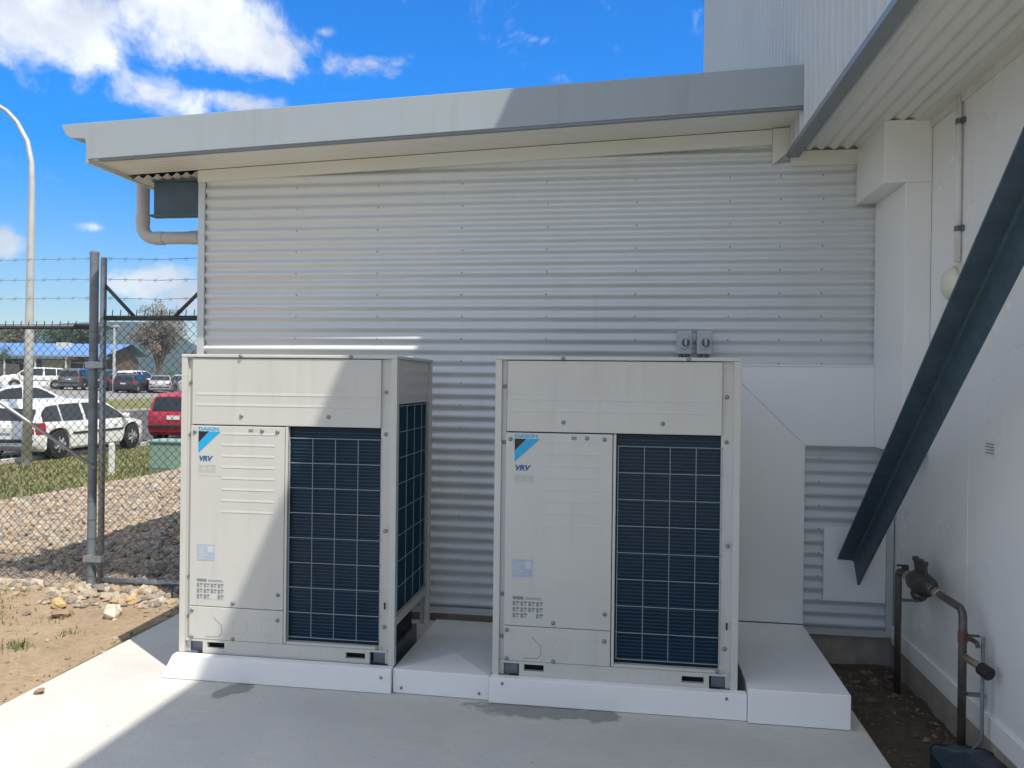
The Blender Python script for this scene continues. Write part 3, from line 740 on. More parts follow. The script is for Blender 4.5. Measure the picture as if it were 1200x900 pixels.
    m = MB(); m.box(.398, fy, 1.231, .424, .0045, 1.247); P('panel_mark', m, 'grey_print')
    m = MB(); m.box(.101, fy, .514, .205, .0045, .606); s1 = P('blue_sticker', m, 'sticker')
    m = MB(); rr = random.Random(4)
    for i in range(7):
        z = .525+.0105*i; m.box(.108, fy-.0006, z, .108+rr.uniform(.03, .09), fy-.0001, z+.0045)
    m.box(.165, fy-.0008, .560, .198, fy-.0002, .597); P('sticker_print', m, 'sticker_w', s1)
    m = MB(); m.box(.100, fy, .301, .268, .0045, .418); s2 = P('notice_sticker', m, 'sticker_w')
    m = MB()
    m.box(.103, fy-.0006, .398, .160, fy-.0001, .415)
    for i in range(4):
        for j in range(3):
            x, z = .104+.041*i, .304+.031*j
            if rr.random() < .12: continue
            m.box(x, fy-.0006, z, x+.012, fy-.0001, z+.024); m.box(x+.016, fy-.0006, z+.014, x+.034, fy-.0001, z+.024)
            m.box(x+.016, fy-.0006, z+.003, x+.03, fy-.0001, z+.008)
    m.box(.168, fy-.0006, .400, .26, fy-.0001, .403); m.box(.168, fy-.0006, .407, .25, fy-.0001, .411)
    P('notice_print', m, 'grey_print', s2)
    # bearers under the skid, out of sight behind the flashing
    for x in (.08, 1.06):
        m = MB(); m.box(x, .06, -.128, x+.1, UD-.02, -.001); P('bearer', m, 'galv_dull')
    return t
u = make_unit(); u.location = (-2.4535, -1.2582, .13)
u['label'] = 'left cream outdoor cabinet, half in sunlight, beside the gravel'
u2 = copy_tree(u); u2.location = (-.6803, -1.2852, .13)
u2['label'] = 'right cream outdoor cabinet, wholly in shade, next to the white wall panel'

# isolator switches on the wall
def isolator():
    t = thing('isolator_switch', '', 'switch', local=True, group='grey isolator switches on the wall')
    m = MB(); m.box(0, -.075, .012, .098, -.004, .165); obj('enclosure', m, 'pvc_box', t, bevel=.008, seg=3)
    m = MB(); m.prism([(.016, .085), (.028, .120), (.078, .140), (.084, .062), (.045, .040), (.022, .055)], 'y', -.083, -.074); obj('cover_plate', m, 'pvc_box', t, bevel=.004)
    m = MB(); m.lathe([(0, .027), (.010, .025), (.012, .022)], (.055, -.083, .088), (0, -1, 0), 18); kn = obj('knob', m, 'pvc_dark', t, auto=40)
    m = MB(); m.box(.048, -.108, .066, .062, -.094, .112); obj('lever', m, 'pvc_box', t, bevel=.003)
    for x in (.028, .068):
        m = MB(); m.lathe([(0, .014), (-.03, .014)], (x, -.038, .012), (0, 0, 1), 10); obj('gland', m, 'pvc_dark', t)
    return t
i1 = isolator(); i1.location = (.314, -.005, 1.836); i1['label'] = 'grey isolator switch on the corrugated wall, nearer the left cabinet of the pair'
i2 = copy_tree(i1); i2.location = (.440, -.005, 1.836); i2['label'] = 'grey isolator switch on the corrugated wall, nearer the duct cover of the pair'

# diagonal brace: equal angle from the patch plate up to the soffit
P0 = Vector((1.439, -.027, .537)); bd = Vector((-.0363, -1, .763))
sec = [(-.097, .004), (-.008, .0), (.002, -.010), (.026, -.156), (.039, -.154), (.014, .016), (-.097, .020)]
n_ = len(sec); m = MB(); Lb = 3.25
m.add([(P0.x+x, P0.y, P0.z+z) for x, z in sec]+[tuple(P0+Vector((x, 0, z))+bd*Lb) for x, z in sec], [tuple(range(n_)), tuple(range(2*n_-1, n_-1, -1))]+[(i, (i+1) % n_, (i+1) % n_+n_, i+n_) for i in range(n_)])
tag(obj('steel_brace', m, 'brace', bevel=.002), 'dark slate steel angle brace slanting from the wall patch up toward the soffit', 'brace')

# conduit, lamp, notice on the white wall
t = thing('wall_conduit', 'thin white conduit with two dark clips running up the white wall', 'conduit', (1.672, -.97, 2.28))
m = MB(); m.tube([(1.671, -.972, 2.30), (1.671, -.972, 3.175)], .0155, 12); obj('pipe', m, 'white_pl', t, smooth=True)
for z in (3.022, 2.470):
    m = MB(); m.lathe([(-.014, .018), (.014, .018)], (1.671, -.972, z), (0, 0, 1), 12); m.box(1.676, -1.01, z-.013, 1.6895, -.935, z+.013); obj('saddle_clip', m, 'pvc_dark', t)
t = thing('wall_lamp', 'round cream bulkhead lamp on the white wall below the conduit', 'lamp', (1.69, -.99, 2.18))
m = MB(); m.lathe([(0, .094), (.028, .099), (.040, .095)], (1.689, -.985, 2.185), (-1, 0, 0), 28); obj('lamp_base', m, 'cream_pl', t, auto=40)
m = MB(); m.lathe([(.040, .091), (.066, .080), (.084, .056), (.094, .025), (.096, .002)], (1.689, -.985, 2.185), (-1, 0, 0), 28); obj('lamp_cover', m, 'cream_pl', t, smooth=True)
m = MB(); m.box(1.6872, -1.385, 1.332, 1.6895, -1.275, 1.402); nt = tag(obj('wall_notice', m, 'white_pl'), 'small white notice with grey lines on the white wall', 'notice')
ORG[nt.name] = Vector(); m = MB()
for i in range(4): m.box(1.6866, -1.375, 1.344+.014*i, 1.6871, -1.285-.012*(i % 2), 1.350+.014*i)
obj('notice_print', m, 'grey_print', nt)

# copper pipework with a backflow valve
t = thing('water_pipework', 'weathered copper water pipe with bronze backflow valve standing against the white wall', 'pipework', (1.58, -.9, -.14))
m = MB(); m.tube([(1.58, -.434, -.2), (1.58, -.434, .545)]+[(1.58, -.434-.035*(1-cos(a)), .545+.035*sin(a)) for a in frange(.2, pi/2, 4)]+[(1.58, -.60, .583)], .019, 12); obj('riser_pipe', m, 'copper', t, smooth=True)
m = MB(); m.tube([(1.58, -1.02, .600), (1.58, -1.285, .605)]+[(1.58, -1.285-.045*sin(a), .605-.045*(1-cos(a))) for a in frange(.2, pi/2, 5)]+[(1.58, -1.33, -.2)], .0185, 12); obj('down_pipe', m, 'copper', t, smooth=True)
for y, r in ((-.60, .030), (-.655, .027), (-1.03, .032), (-.985, .029)):
    m = MB(); m.lathe([(-.022, r), (.022, r)], (1.58, y, .585+.012*(abs(y+.6) > .2)), (0, 1, 0), 6); obj('union_nut', m, 'brass' if y < -1 or y > -.63 else 'bronze', t, bevel=.003)
m = MB(); m.tube([(1.58, -.66, .590), (1.58, -.70, .59), (1.58, -.72, .592), (1.58, -.80, .594), (1.58, -.88, .596), (1.58, -.92, .598), (1.58, -.98, .60)], [.027, .040, .058, .064, .058, .042, .028], 14); vb = obj('valve_body', m, 'bronze', t, smooth=True)
m = MB(); m.lathe([(0, .045), (.05, .042), (.07, .025)], (1.58, -.80, .57), (-.35, 0, -1), 12); obj('relief_port', m, 'bronze', vb)
for y in (-.735, -.80, -.865):
    m = MB(); m.lathe([(0, .012), (.085, .012), (.0851, .018), (.105, .018)], (1.58, y, .62), (-.1, 0, 1), 8); obj('test_cock', m, 'bronze', vb)
m = MB(); m.lathe([(0, .02), (.045, .02)], (1.58, -.545, .583), (0, 0, 1), 8); m.box(1.535, -.552, .627, 1.595, -.538, .637); obj('stop_valve_handle', m, 'bronze', t)
m = MB(); m.lathe([(0, .022), (.05, .022)], (1.58, -1.33, .45), (0, 0, 1), 10); tp_ = obj('tee', m, 'red_pl', t)
m = MB(); m.tube([(1.58, -1.33, .475), (1.60, -1.375, .478), (1.61, -1.41, .475), (1.612, -1.42, .455)], .011, 8); m.box(1.585, -1.395, .495, 1.63, -1.375, .503); obj('tap', m, 'bronze', tp_)
m = MB(); m.tube([(1.585, -1.345, .385), (1.615, -1.425, .372), (1.623, -1.455, .362)], .017, 10); obj('branch_pipe', m, 'brass', t, smooth=True)
m = MB(); m.lathe([(0, .03), (.05, .031), (.055, .026)], (1.618, -1.44, .367), (.25, -.9, -.15), 16); obj('end_cap', m, 'black', t, auto=40)
m = MB(); m.tube([(1.64, -1.40, .50), (1.64, -1.40, .02), (1.60, -1.37, -.05), (1.585, -1.35, -.15)], .008, 8); obj('drain_tube', m, 'galv_dull', t, smooth=True)
for y, z, xe in ((-.45, .40, 1.6885), (-1.345, .20, 1.6755)):
    m = MB(); m.box(1.60, y, z, xe, y+.03, z+.012); obj('pipe_bracket', m, 'galv_dull', t)

# dark blue meter box in the soil
t = thing('meter_box', 'dark blue plastic meter box lid smeared with dirt in the soil bed', 'meter box', (1.54, -1.6, -.13))
m = MB()
def dome(u_, w_):
    a = 2*pi*u_; k = (abs(cos(a))**4+abs(sin(a))**4)**-.25; r = w_
    return (1.545+.145*r*k*cos(a), -1.585+.22*r*k*sin(a), -.03+.03*(1-r*r)+.004*sin(9*a)*r)
m.sheet(dome, frange(0, 1, 40), [0.001, .3, .6, .8, .93, 1.]); obj('lid', m, 'lidblue', t, smooth=True)
m = MB()
pts = [dome(u_, 1.03) for u_ in frange(0, 1, 40)[:-1]]
m.add([(p[0], p[1], -.025) for p in pts]+[(p[0], p[1], -.2) for p in pts], [(i, (i+1) % 40, (i+1) % 40+40, i+40) for i in range(40)]); obj('rim', m, 'lidblue', t, smooth=True)

# ------------------------------------------------------------------ fence and gate
FY = .45
def chain(m, x0, x1, z0, z1, y, dx=.07):
    """zig-zag wires woven into diamonds, three-sided"""
    n = int((x1-x0)/dx); nz = int((z1-z0)/(dx/2))
    for i in range(n+1):
        a = x0+i*dx; s = 1 if i % 2 else 1
        pts = []
        for k in range(nz+1):
            pts.append((a+(dx/2 if k % 2 else 0)-(0), y+(.004 if k % 2 else -.004), z0+k*dx/2))
        if pts[-1][0] > x1+.03: continue
        m.tube(pts, .0027, 3, False)
    # mirror strands close the diamonds
    for i in range(n+1):
        a = x0+i*dx; pts = []
        for k in range(nz+1):
            pts.append((a-(dx/2 if k % 2 else 0), y+(-.004 if k % 2 else .004), z0+k*dx/2))
        if pts[0][0] < x0-.001: continue
        m.tube(pts, .0027, 3, False)
    for i in range(n):      # twisted ends stand up as prongs
        a = x0+dx/2*(nz % 2)+i*dx; m.tube([(a, y, z0+nz*dx/2), (a+.006, y, z0+nz*dx/2+.05)], .0035, 4)
def barbed(m, x0, x1, y, z):
    n = max(2, int((x1-x0)/.5)); pts = [(x0+(x1-x0)*i/n, y, z-.012*sin(pi*i/n)) for i in range(n+1)]
    m.tube(pts, .0019, 4)
    x = x0+.06
    while x < x1:
        zz = z-.012*sin(pi*(x-x0)/(x1-x0))
        m.tube([(x-.02, y, zz-.018), (x+.02, y, zz+.018)], .0015, 3); m.tube([(x+.02, y-.01, zz-.018), (x-.02, y+.01, zz+.018)], .0015, 3); x += .13
t = thing('chain_link_fence', 'galvanised chain link fence with barbed wire strands running left beside the gravel', 'fence', (-4.25, FY, 0))
for x, r, h in ((-4.248, .034, 2.635), (-7.25, .03, 2.62), (-10.25, .03, 2.62)):
    p = MB(); p.tube([(x, FY, -.3), (x, FY, h)], r, 14); po = obj('post', p, 'galv_dull', t, auto=50)
    p = MB(); p.lathe([(0, r+.002), (.02, r+.002), (.032, r*.5)], (x, FY, h), (0, 0, 1), 14); obj('post_cap', p, 'galv_dull', po)
p = MB(); p.tube([(-10.25, FY, 2.05), (-4.28, FY, 2.055)], .021, 10); obj('top_rail', p, 'wire_black', t, smooth=True)
p = MB(); p.tube([(-6.5, FY-.03, 2.30), (-4.20, FY-.03, .925)], .0145, 8); obj('stay', p, 'steel_galv', t, smooth=True)
p = MB(); chain(p, -10.2, -4.29, .02, 2.08, FY-.026); obj('chain_mesh', p, 'wire_black', t, stuff=True)
for z in (2.60, 2.435, 2.285):
    p = MB(); barbed(p, -10.2, -4.26, FY-.02, z); obj('barbed_wire', p, 'galv_dull', t)
p = MB()
for i in range(14): p.lathe([(-.004, .037), (.004, .037)], (-4.248, FY, .06+.15*i), (0, 0, 1), 12)
obj('tie_wire', p, 'pvc_dark', t, stuff=True)
t = thing('chain_link_gate', 'chain link gate with barbed wire closing the gap beside the annex', 'gate', (-4.16, FY, 0))
p = MB(); p.tube([(-4.165, FY, .0), (-4.165, FY, 2.61)], .024, 12); obj('gate_stile', p, 'steel_galv', t, smooth=True)
p = MB(); p.tube([(-3.18, FY, .0), (-3.18, FY, 2.61)], .024, 12); obj('gate_stile', p, 'steel_galv', t, smooth=True)
for z in (2.125, .03):
    p = MB(); p.tube([(-4.145, FY, z), (-3.20, FY, z)], .0205, 10); obj('gate_rail', p, 'wire_black' if z > 1 else 'steel_galv', t, smooth=True)
for a, b in (((-4.155, FY, 2.39), (-3.90, FY, 2.14)), ((-3.19, FY, 2.47), (-3.545, FY, 2.14))):
    p = MB(); p.tube([a, b], .0145, 8); obj('brace', p, 'wire_black', t, smooth=True)
p = MB(); chain(p, -4.14, -3.2, .04, 2.16, FY-.026); obj('chain_mesh', p, 'wire_black', t, stuff=True)
for z in (2.60, 2.435, 2.285):
    p = MB(); barbed(p, -4.16, -3.18, FY-.01, z); obj('barbed_wire', p, 'galv_dull', t)
for z in (.20, 1.75):
    p = MB(); p.box(-4.29, FY-.046, z-.025, -4.135, FY-.036, z+.025); p.lathe([(-.03, .038), (.03, .038)], (-4.248, FY, z), (0, 0, 1), 12); p.lathe([(-.026, .029), (.026, .029)], (-4.165, FY, z), (0, 0, 1), 12); obj('hinge', p, 'steel_galv', t)

# ------------------------------------------------------------------ cars
TOPS = {'hatch': [(0, .56), (.012, .62), (.05, .86), (.09, .955), (.2, .985), (.38, 1), (.55, .985), (.62, .93), (.77, .665), (.81, .625), (.95, .54), (1, .42)],
        'sedan': [(0, .52), (.02, .63), (.16, .665), (.20, .69), (.33, .955), (.45, 1), (.56, .98), (.72, .68), (.76, .645), (.95, .55), (1, .42)],
        'suv': [(0, .54), (.015, .60), (.05, .90), (.09, .97), (.35, 1), (.56, .985), (.62, .94), (.74, .69), (.78, .665), (.95, .60), (1, .46)],
        'ute': [(0, .56), (.01, .60), (.40, .61), (.415, .63), (.44, .96), (.54, 1), (.60, .985), (.66, .93), (.76, .68), (.80, .655), (.96, .60), (1, .46)]}
def make_car(style, L, Wd, H, wb, colr, label, group, detail=True):
    """nose toward +y, wheels on z = 0, origin under the middle"""
    t = thing('parked_car', label, 'car', local=True, group=group)
    tops = TOPS[style]; hw = Wd/2; R = .315 if style in ('hatch', 'sedan') else .36
    rear_o = (L-wb)*.45; ya, yb_ = rear_o, rear_o+wb
    belt0 = [(0, .54), (.05, .615), (.5, .60), (.77, .60), (.95, .53), (1, .41)]
    def top(s): return lerp(tops, s)*H
    def belt(s): return min(lerp(belt0, s)*H, top(s)-.01)
    def wid(s): return hw*lerp([(0, .84), (.04, .93), (.12, .985), (.3, 1), (.8, 1), (.93, .95), (1, .80)], s)
    def bot(s):
        y = s*L; z = .19+.10*max(0, (s-.93)/.07)+.12*max(0, (.05-s)/.05)
        for c in (ya, yb_):
            d = abs(y-c)
            if d < R+.045: z = max(z, R+sqrt(max(0, (R+.045)**2-d*d)))
        return z
    ss = sorted(set(frange(0, 1, 44)+[a for a, _ in tops]+[c/L+d*(R+.045)/L for c in (ya, yb_) for d in (-1, -.97, -.85, -.6, -.3, 0, .3, .6, .85, .97, 1)]))
    ss = [s for s in ss if 0 <= s <= 1]
    def sidew(s, z):
        w = wid(s); b, tp = belt(s), top(s)
        if z <= b: return w*(.975+.025*min(1, (b-z)/.12)) if z > b-.12 else w
        return w*.975-(z-b)*.36
    rows = []
    for s in ss:
        b, tp, zb = belt(s), top(s), bot(s); w = wid(s); zb = min(zb, b-.03); zr = max(b, tp-.05)
        wt = sidew(s, zr); zm = max(zb+.01, min(b-.12, .5*(zb+b)))
        half = [(0, zb), (w*.93, zb), (w*.985, zb+min(.05, (zm-zb)*.4)), (w, zm), (w*.975, b), (sidew(s, .5*(b+zr)), .5*(b+zr)), (wt, zr), (wt-.07, tp-.008), (0, tp+.012)]
        rows.append([(x, s*L-L/2, z) for x, z in half]+[(-x, s*L-L/2, z) for x, z in half[-2:0:-1]])
    m = MB(); n = len(rows[0])
    m.add([p for r in rows for p in r], [(i*n+j, i*n+(j+1) % n, (i+1)*n+(j+1) % n, (i+1)*n+j) for i in range(len(rows)-1) for j in range(n)]+[tuple(range(n)), tuple(range((len(rows)-1)*n, len(rows)*n))][:2])
    body = obj('body', m, colr, t, auto=38)
    m = MB(); m.box(-hw*.86, ya-L/2-R, .22, hw*.86, yb_-L/2+R, .62); obj('underbody', m, 'trimblk', t)
    # side glass
    c0, c1 = (lambda z: z)([s for s in frange(0, 1, 200) if top(s)-belt(s) > .2*H/1.5][0]), [s for s in frange(0, 1, 200) if top(s)-belt(s) > .16*H/1.5][-1]
    mid = c0+(c1-c0)*(.47 if style != 'ute' else .5)
    spans = [(c0+.015, c0+(c1-c0)*.2), (c0+(c1-c0)*.2+.012, mid-.012), (mid+.012, c1-.005)] if style in ('suv', 'hatch') else [(c0+.02, mid-.012), (mid+.012, c1-.005)]
    for sgn in (1, -1):
        for a, b in spans:
            m = MB(); rng = frange(a, b, 8)
            m.sheet(lambda s, k: (sgn*(sidew(s, (lambda z: z)(belt(s)+.035+k*max(.01, top(s)-.085-belt(s)-.035)))+.006), s*L-L/2, belt(s)+.035+k*max(.01, top(s)-.085-belt(s)-.035)), rng, frange(0, 1, 4))
            obj('side_window', m, 'glass', t, smooth=True)
    def slope_glass(name, s0, s1):
        m = MB(); m.sheet(lambda s, k: (k*max(.1, (sidew(s, top(s)-.05)-.085)), s*L-L/2+(-.008 if s < .5 else .008), top(s)+.020-.012*k*k), frange(s0, s1, 6), frange(-1, 1, 6)); obj(name, m, 'glass', t, smooth=True)
    if style == 'sedan': slope_glass('rear_window', .212, .318)
    elif style == 'ute': slope_glass('rear_window', .417, .437)
    else: slope_glass('rear_window', .016, .047)
    ws = [a for a, _ in tops if a > .5]
    slope_glass('windscreen', ws[1]+.012 if style != 'ute' else .665, ws[2]-.012 if style != 'ute' else .752)
    # wheels
    for y in (ya-L/2, yb_-L/2):
        for sgn in (1, -1):
            x = sgn*(hw-.10)
            m = MB(); m.lathe([(-.095, R*.62), (-.1, R*.9), (-.085, R), (.085, R), (.1, R*.9), (.095, R*.62)], (x, y, R), (sgn, 0, 0), 24); ty = obj('wheel', m, 'tyre', t, auto=40)
            m = MB(); m.lathe([(.04, R*.63), (.098, R*.63), (.098, R*.54), (.075, R*.52)], (x, y, R), (sgn, 0, 0), 20)
            for k in range(7):
                a = 2*pi*k/7; m.tube([(x+sgn*.088, y+.03*cos(a), R+.03*sin(a)), (x+sgn*.086, y+R*.56*cos(a), R+R*.56*sin(a))], [R*.12, R*.085], 5)
            m.lathe([(.07, R*.17), (.1, R*.13)], (x, y, R), (sgn, 0, 0), 10); obj('rim', m, 'alloy', ty)
    for sgn in (1, -1):
        yy = -L/2; zl = .60*H*.86
        m = MB()
        m.sheet(lambda s, k: (sgn*(sidew(s, zl-.10+k*.24)+.008), s*L-L/2, zl-.10+k*.24), frange(.004, .055, 5), frange(0, 1, 3))
        w0 = wid(.0)
        m.add([(sgn*(w0*.99), yy-.006, zl-.10), (sgn*w0*.72, yy-.010, zl-.08), (sgn*w0*.74, yy-.008, zl+.02), (sgn*w0*.97, yy-.004, zl+.02)], [(0, 1, 2, 3)])
        obj('tail_lamp', m, 'lampred', t, smooth=True)
        m = MB(); m.sheet(lambda s, k: (sgn*(sidew(s, .43*H+k*.10)+.007), s*L-L/2, .43*H+k*.10), frange(.93, .992, 5), frange(0, 1, 2)); obj('headlamp', m, 'lampclr', t, smooth=True)
        m = MB(); sm = c1-.03; m.lathe([(-.07, .05), (-.05, .075), (.05, .075), (.07, .05)], (sgn*(sidew(sm, belt(sm)+.07)+.12), sm*L-L/2, belt(sm)+.08), (1, 0, 0), 8); obj('mirror', m, colr, t, smooth=True)
        m = MB(); m.sheet(lambda s, k: (sgn*(wid(s)+.012), s*L-L/2, .40*H+k*.05), frange((ya+R+.1)/L, (yb_-R-.1)/L, 6), [0, 1]); obj('side_moulding', m, 'trimblk', t)
        for s in ((c0+c1)/2-.02, c1-.10):
            m = MB(); m.box(sgn*(wid(s)+.004), s*L-L/2-.06, belt(s)-.10, sgn*(wid(s)+.022), s*L-L/2+.06, belt(s)-.075); obj('door_handle', m, colr, t)
    m = MB(); w0 = wid(0); m.box(-w0*.95, -L/2-.045, .30*H, w0*.95, -L/2+.04, .355*H); obj('bumper', m, 'trimblk', t, bevel=.02)
    m = MB(); m.box(-w0*.8, L/2-.03, .2*H, w0*.8, L/2+.03, .3*H); obj('bumper', m, 'trimblk', t, bevel=.02)
    m = MB(); m.box(-.19, -L/2-.022, .455*H, .19, -L/2-.010, .455*H+.11); obj('number_plate', m, 'plate', t)
    return t
GR = 'cars parked beyond the fence'
c = make_car('hatch', 4.1, 1.70, 1.29, 2.72, 'carwhite', 'white hatchback with black side mouldings parked nearest the fence', GR); c.location = (-13.13, 11.62, -.15); c.rotation_euler = (0, 0, .045)
c = make_car('suv', 4.3, 1.78, 1.42, 2.6, 'carred', 'red hatchback with black rear bumper parked behind the left cabinet', GR); c.location = (-12.45, 16.9, -.15); c.rotation_euler = (0, 0, .05)
c = make_car('sedan', 4.6, 1.78, 1.42, 2.7, 'carwhite', 'white sedan whose roof shows just beyond the white hatchback', GR); c.location = (-22.2, 21.2, -.1); c.rotation_euler = (0, 0, -.75)
FAR = 'cars in the far row across the road'
spec = [('suv', 4.9, 1.85, 1.78, 2.85, 'carwhite', 'white wagon parked side on in the far row behind the tall pole', (-48.2, 52.9), 2.26),
        ('suv', 4.7, 1.85, 1.75, 2.75, 'cargrey', 'green grey wagon in the far row beside the side-on white wagon', (-45.2, 54.4), .3),
        ('suv', 4.6, 1.84, 1.75, 2.7, 'carwhite', 'white wagon in the far row just right of the fence post', (-41.6, 56.8), .1),
        ('hatch', 4.2, 1.75, 1.5, 2.6, 'cardark', 'charcoal hatchback in the far row in front of the thin white pole', (-39.4, 53.0), .25),
        ('sedan', 4.6, 1.80, 1.45, 2.7, 'cargrey', 'green grey sedan in the far row below the thin brown tree', (-38.8, 59.4), 1.2),
        ('suv', 4.7, 1.85, 1.72, 2.75, 'carsilver', 'silver wagon in the far row below the thin brown tree', (-37.5, 65.2), .9),
        ('ute', 5.2, 1.85, 1.8, 3.0, 'carwhite', 'white utility at the far end of the row, beyond the silver wagon', (-35.3, 66.5), 1.0),
        ('sedan', 4.6, 1.8, 1.45, 2.7, 'carblue', 'blue grey sedan at the far left of the row behind the side-on white wagon', (-55.5, 53.5), .8),
        ('hatch', 4.2, 1.75, 1.5, 2.6, 'cardark', 'charcoal hatchback in the far row left of the side-on white wagon', (-54.0, 50.6), .75)]
spec += [('suv', 4.7, 1.85, 1.74, 2.75, 'cardark', 'charcoal wagon in the far row between the green grey wagon and the fence post', (-43.2, 55.6), .2),
         ('sedan', 4.6, 1.80, 1.45, 2.7, 'carsilver', 'silver sedan in the far row just right of the thin white pole', (-38.6, 55.6), .5),
         ('hatch', 4.2, 1.75, 1.5, 2.6, 'carwhite', 'white hatchback in the far row just right of the thin white pole', (-40.2, 61.5), 1.1),
         ('suv', 4.7, 1.85, 1.75, 2.75, 'carblue', 'blue grey wagon in the far row right of the thin brown tree', (-36.4, 61.3), 1.1),
         ('suv', 4.7, 1.85, 1.75, 2.75, 'carwhite', 'white wagon in the far row in front of the thin brown tree', (-40.6, 66.5), .9),
         ('ute', 5.2, 1.85, 1.8, 3.0, 'carwhite', 'white utility in the far row beside the left cabinet', (-35.6, 57.2), 1.2),
         ('sedan', 4.6, 1.8, 1.45, 2.7, 'carwhite', 'white sedan half hidden by the left cabinet in the far row', (-32.5, 58.8), 1.2)]
for st_, L, Wd, H, wb, colr, lab, (x, y), rz in spec:
    c = make_car(st_, L, Wd, H, wb, colr, lab, FAR); c.location = (x, y, gz(x)+.006); c.rotation_euler = (0, 0, rz)

# ------------------------------------------------------------------ poles and cabinet
t = thing('street_light', 'tall pale street light pole with an arm curving to the left', 'street light', (-12.02, 8.985, -.15))
pts = [(-11.99, 8.985, -.2), (-11.96, 8.985, 2.3), (-11.93, 8.985, 5.5), (-11.945, 8.985, 5.96), (-12.045, 8.985, 6.39), (-12.28, 8.985, 6.78), (-12.51, 8.985, 7.01), (-12.8, 8.985, 7.18), (-13.25, 8.985, 7.38), (-13.8, 8.985, 7.52)]
m = MB(); m.tube(pts, [.092, .082, .058, .052, .047, .043, .041, .039, .037, .035], 14); obj('pole', m, 'polegalv', t, smooth=True)
m = MB(); m.hexa([(-14.5, 8.86, 7.50), (-13.75, 8.90, 7.47), (-13.75, 9.07, 7.47), (-14.5, 9.11, 7.50), (-14.45, 8.90, 7.60), (-13.8, 8.93, 7.58), (-13.8, 9.04, 7.58), (-14.45, 9.07, 7.60)]); obj('lamp_head', m, 'pvc_box', t, bevel=.02)
m = MB(); m.box(-12.12, 8.86, -.3, -11.86, 9.11, -.147); obj('base_plate', m, 'kerb', t)
m = MB(); m.tube([(-39.9, 51.3, .3), (-39.9, 51.3, 5.6)], [.13, .09], 8); m.box(-40.15, 51.2, 5.55, -39.5, 51.4, 5.7)
tag(obj('light_pole', m, 'polegalv'), 'thin white pole standing far off beyond the gate', 'pole')
m = MB(); m.box(-9.10, 7.47, -.3, -9.03, 7.54, .46); m.hexa([(-9.10, 7.47, .4602), (-9.03, 7.47, .4602), (-9.03, 7.54, .4602), (-9.10, 7.54, .4602), (-9.08, 7.49, .48), (-9.05, 7.49, .48), (-9.05, 7.52, .48), (-9.08, 7.52, .48)])
tag(obj('marker_post', m, 'white_pl'), 'short white marker post in the grass beyond the gate', 'post')
t = thing('service_cabinet', 'pale green low service cabinet in the grass beyond the gravel', 'cabinet', (-8.4, 8.3, -.1))
m = MB(); m.box(-8.72, 8.08, -.2, -8.05, 8.5, .44); obj('cabinet_body', m, 'kiosk', t, bevel=.015)
m = MB(); m.box(-8.75, 8.05, .4405, -8.02, 8.53, .50); obj('cabinet_lid', m, 'kiosk', t, bevel=.02)
m = MB(); m.box(-8.68, 8.072, -.02, -8.39, 8.079, .40); m.box(-8.38, 8.072, -.02, -8.09, 8.079, .40); obj('cabinet_door', m, 'kiosk', t)

# ------------------------------------------------------------------ trees
def tree(name, loc, h, cr, cols, label, seed, nleaf=4200, lsize=.42, sparse=False, tf=.38, group='trees beyond the car park'):
    rr = random.Random(seed); t = thing(name, label, 'tree', loc, group=group, local=True)
    th = h*tf; m = MB(); m.tube([(0, 0, -.3), (.05*h*rr.uniform(-.3, .3), .03*h, th*.6), (.04*h*rr.uniform(-1, 1), 0, th), (0, 0, h*.8)], [h*.03, h*.024, h*.018, h*.005], 8); obj('trunk', m, 'bark', t, smooth=True)
    tips = []
    lm = MB()
    for i in range(11 if sparse else 8):
        a = rr.uniform(0, 6.28); z0 = th*rr.uniform(.55, 1.3); e = cr*rr.uniform(.5, .95); z1 = min(h*.97, z0+h*rr.uniform(.15, .5))
        p0 = (0, 0, z0); p1 = (e*.5*cos(a), e*.5*sin(a), (z0+z1)/2+.05*h); p2 = (e*cos(a), e*sin(a), z1)
        lm.tube([p0, p1, p2], [h*.013, h*.009, h*.003], 5); tips += [p2, ((p1[0]+p2[0])/2, (p1[1]+p2[1])/2, (p1[2]+p2[2])/2)]
        for k in range(4 if sparse else 1):
            q = (p2[0]+rr.gauss(0, cr*.3), p2[1]+rr.gauss(0, cr*.3), p2[2]+rr.uniform(-.05, .18)*h); lm.tube([p1, q], [h*.005, h*.0015], 4); tips.append(q)
    obj('limb', lm, 'bark', t)
    tips.append((0, 0, h*.9)); m = MB()
    for i in range(nleaf):
        c = rr.choice(tips); r = cr*.36; d = Vector((rr.gauss(0, 1), rr.gauss(0, 1), rr.gauss(0, .75))).normalized()*r*rr.random()**.4
        p = Vector(c)+d
        if p.z > h: p.z = h-rr.random()*.2
        a = Vector((rr.gauss(0, 1), rr.gauss(0, 1), rr.gauss(0, 1))).normalized(); b = a.orthogonal().normalized(); s = lsize*rr.uniform(.6, 1.3); c2 = a.cross(b)
        m.add([p-b*s*.5, p+c2*s*.28, p+b*s*.5, p-c2*s*.28], [(0, 1, 2, 3)])
    obj('crown', m, leaf_mat(name+'_foliage', cols), t, stuff=False)
    return t
G1 = [(.035, .075, .018), (.055, .10, .025), (.028, .055, .014)]
G2 = [(.10, .10, .04), (.14, .13, .05), (.08, .085, .03)]
G3 = [(.24, .205, .17), (.29, .25, .21), (.19, .17, .13)]
tree('leafy_tree', (-80.5, 99.5, .5), 8.6, 4.0, G1, 'dark green rounded tree rising behind the blue roof', 21)
tree('leafy_tree', (-90.5, 98, .5), 8.2, 4.6, G2, 'olive tree at the left end behind the blue roof', 22)
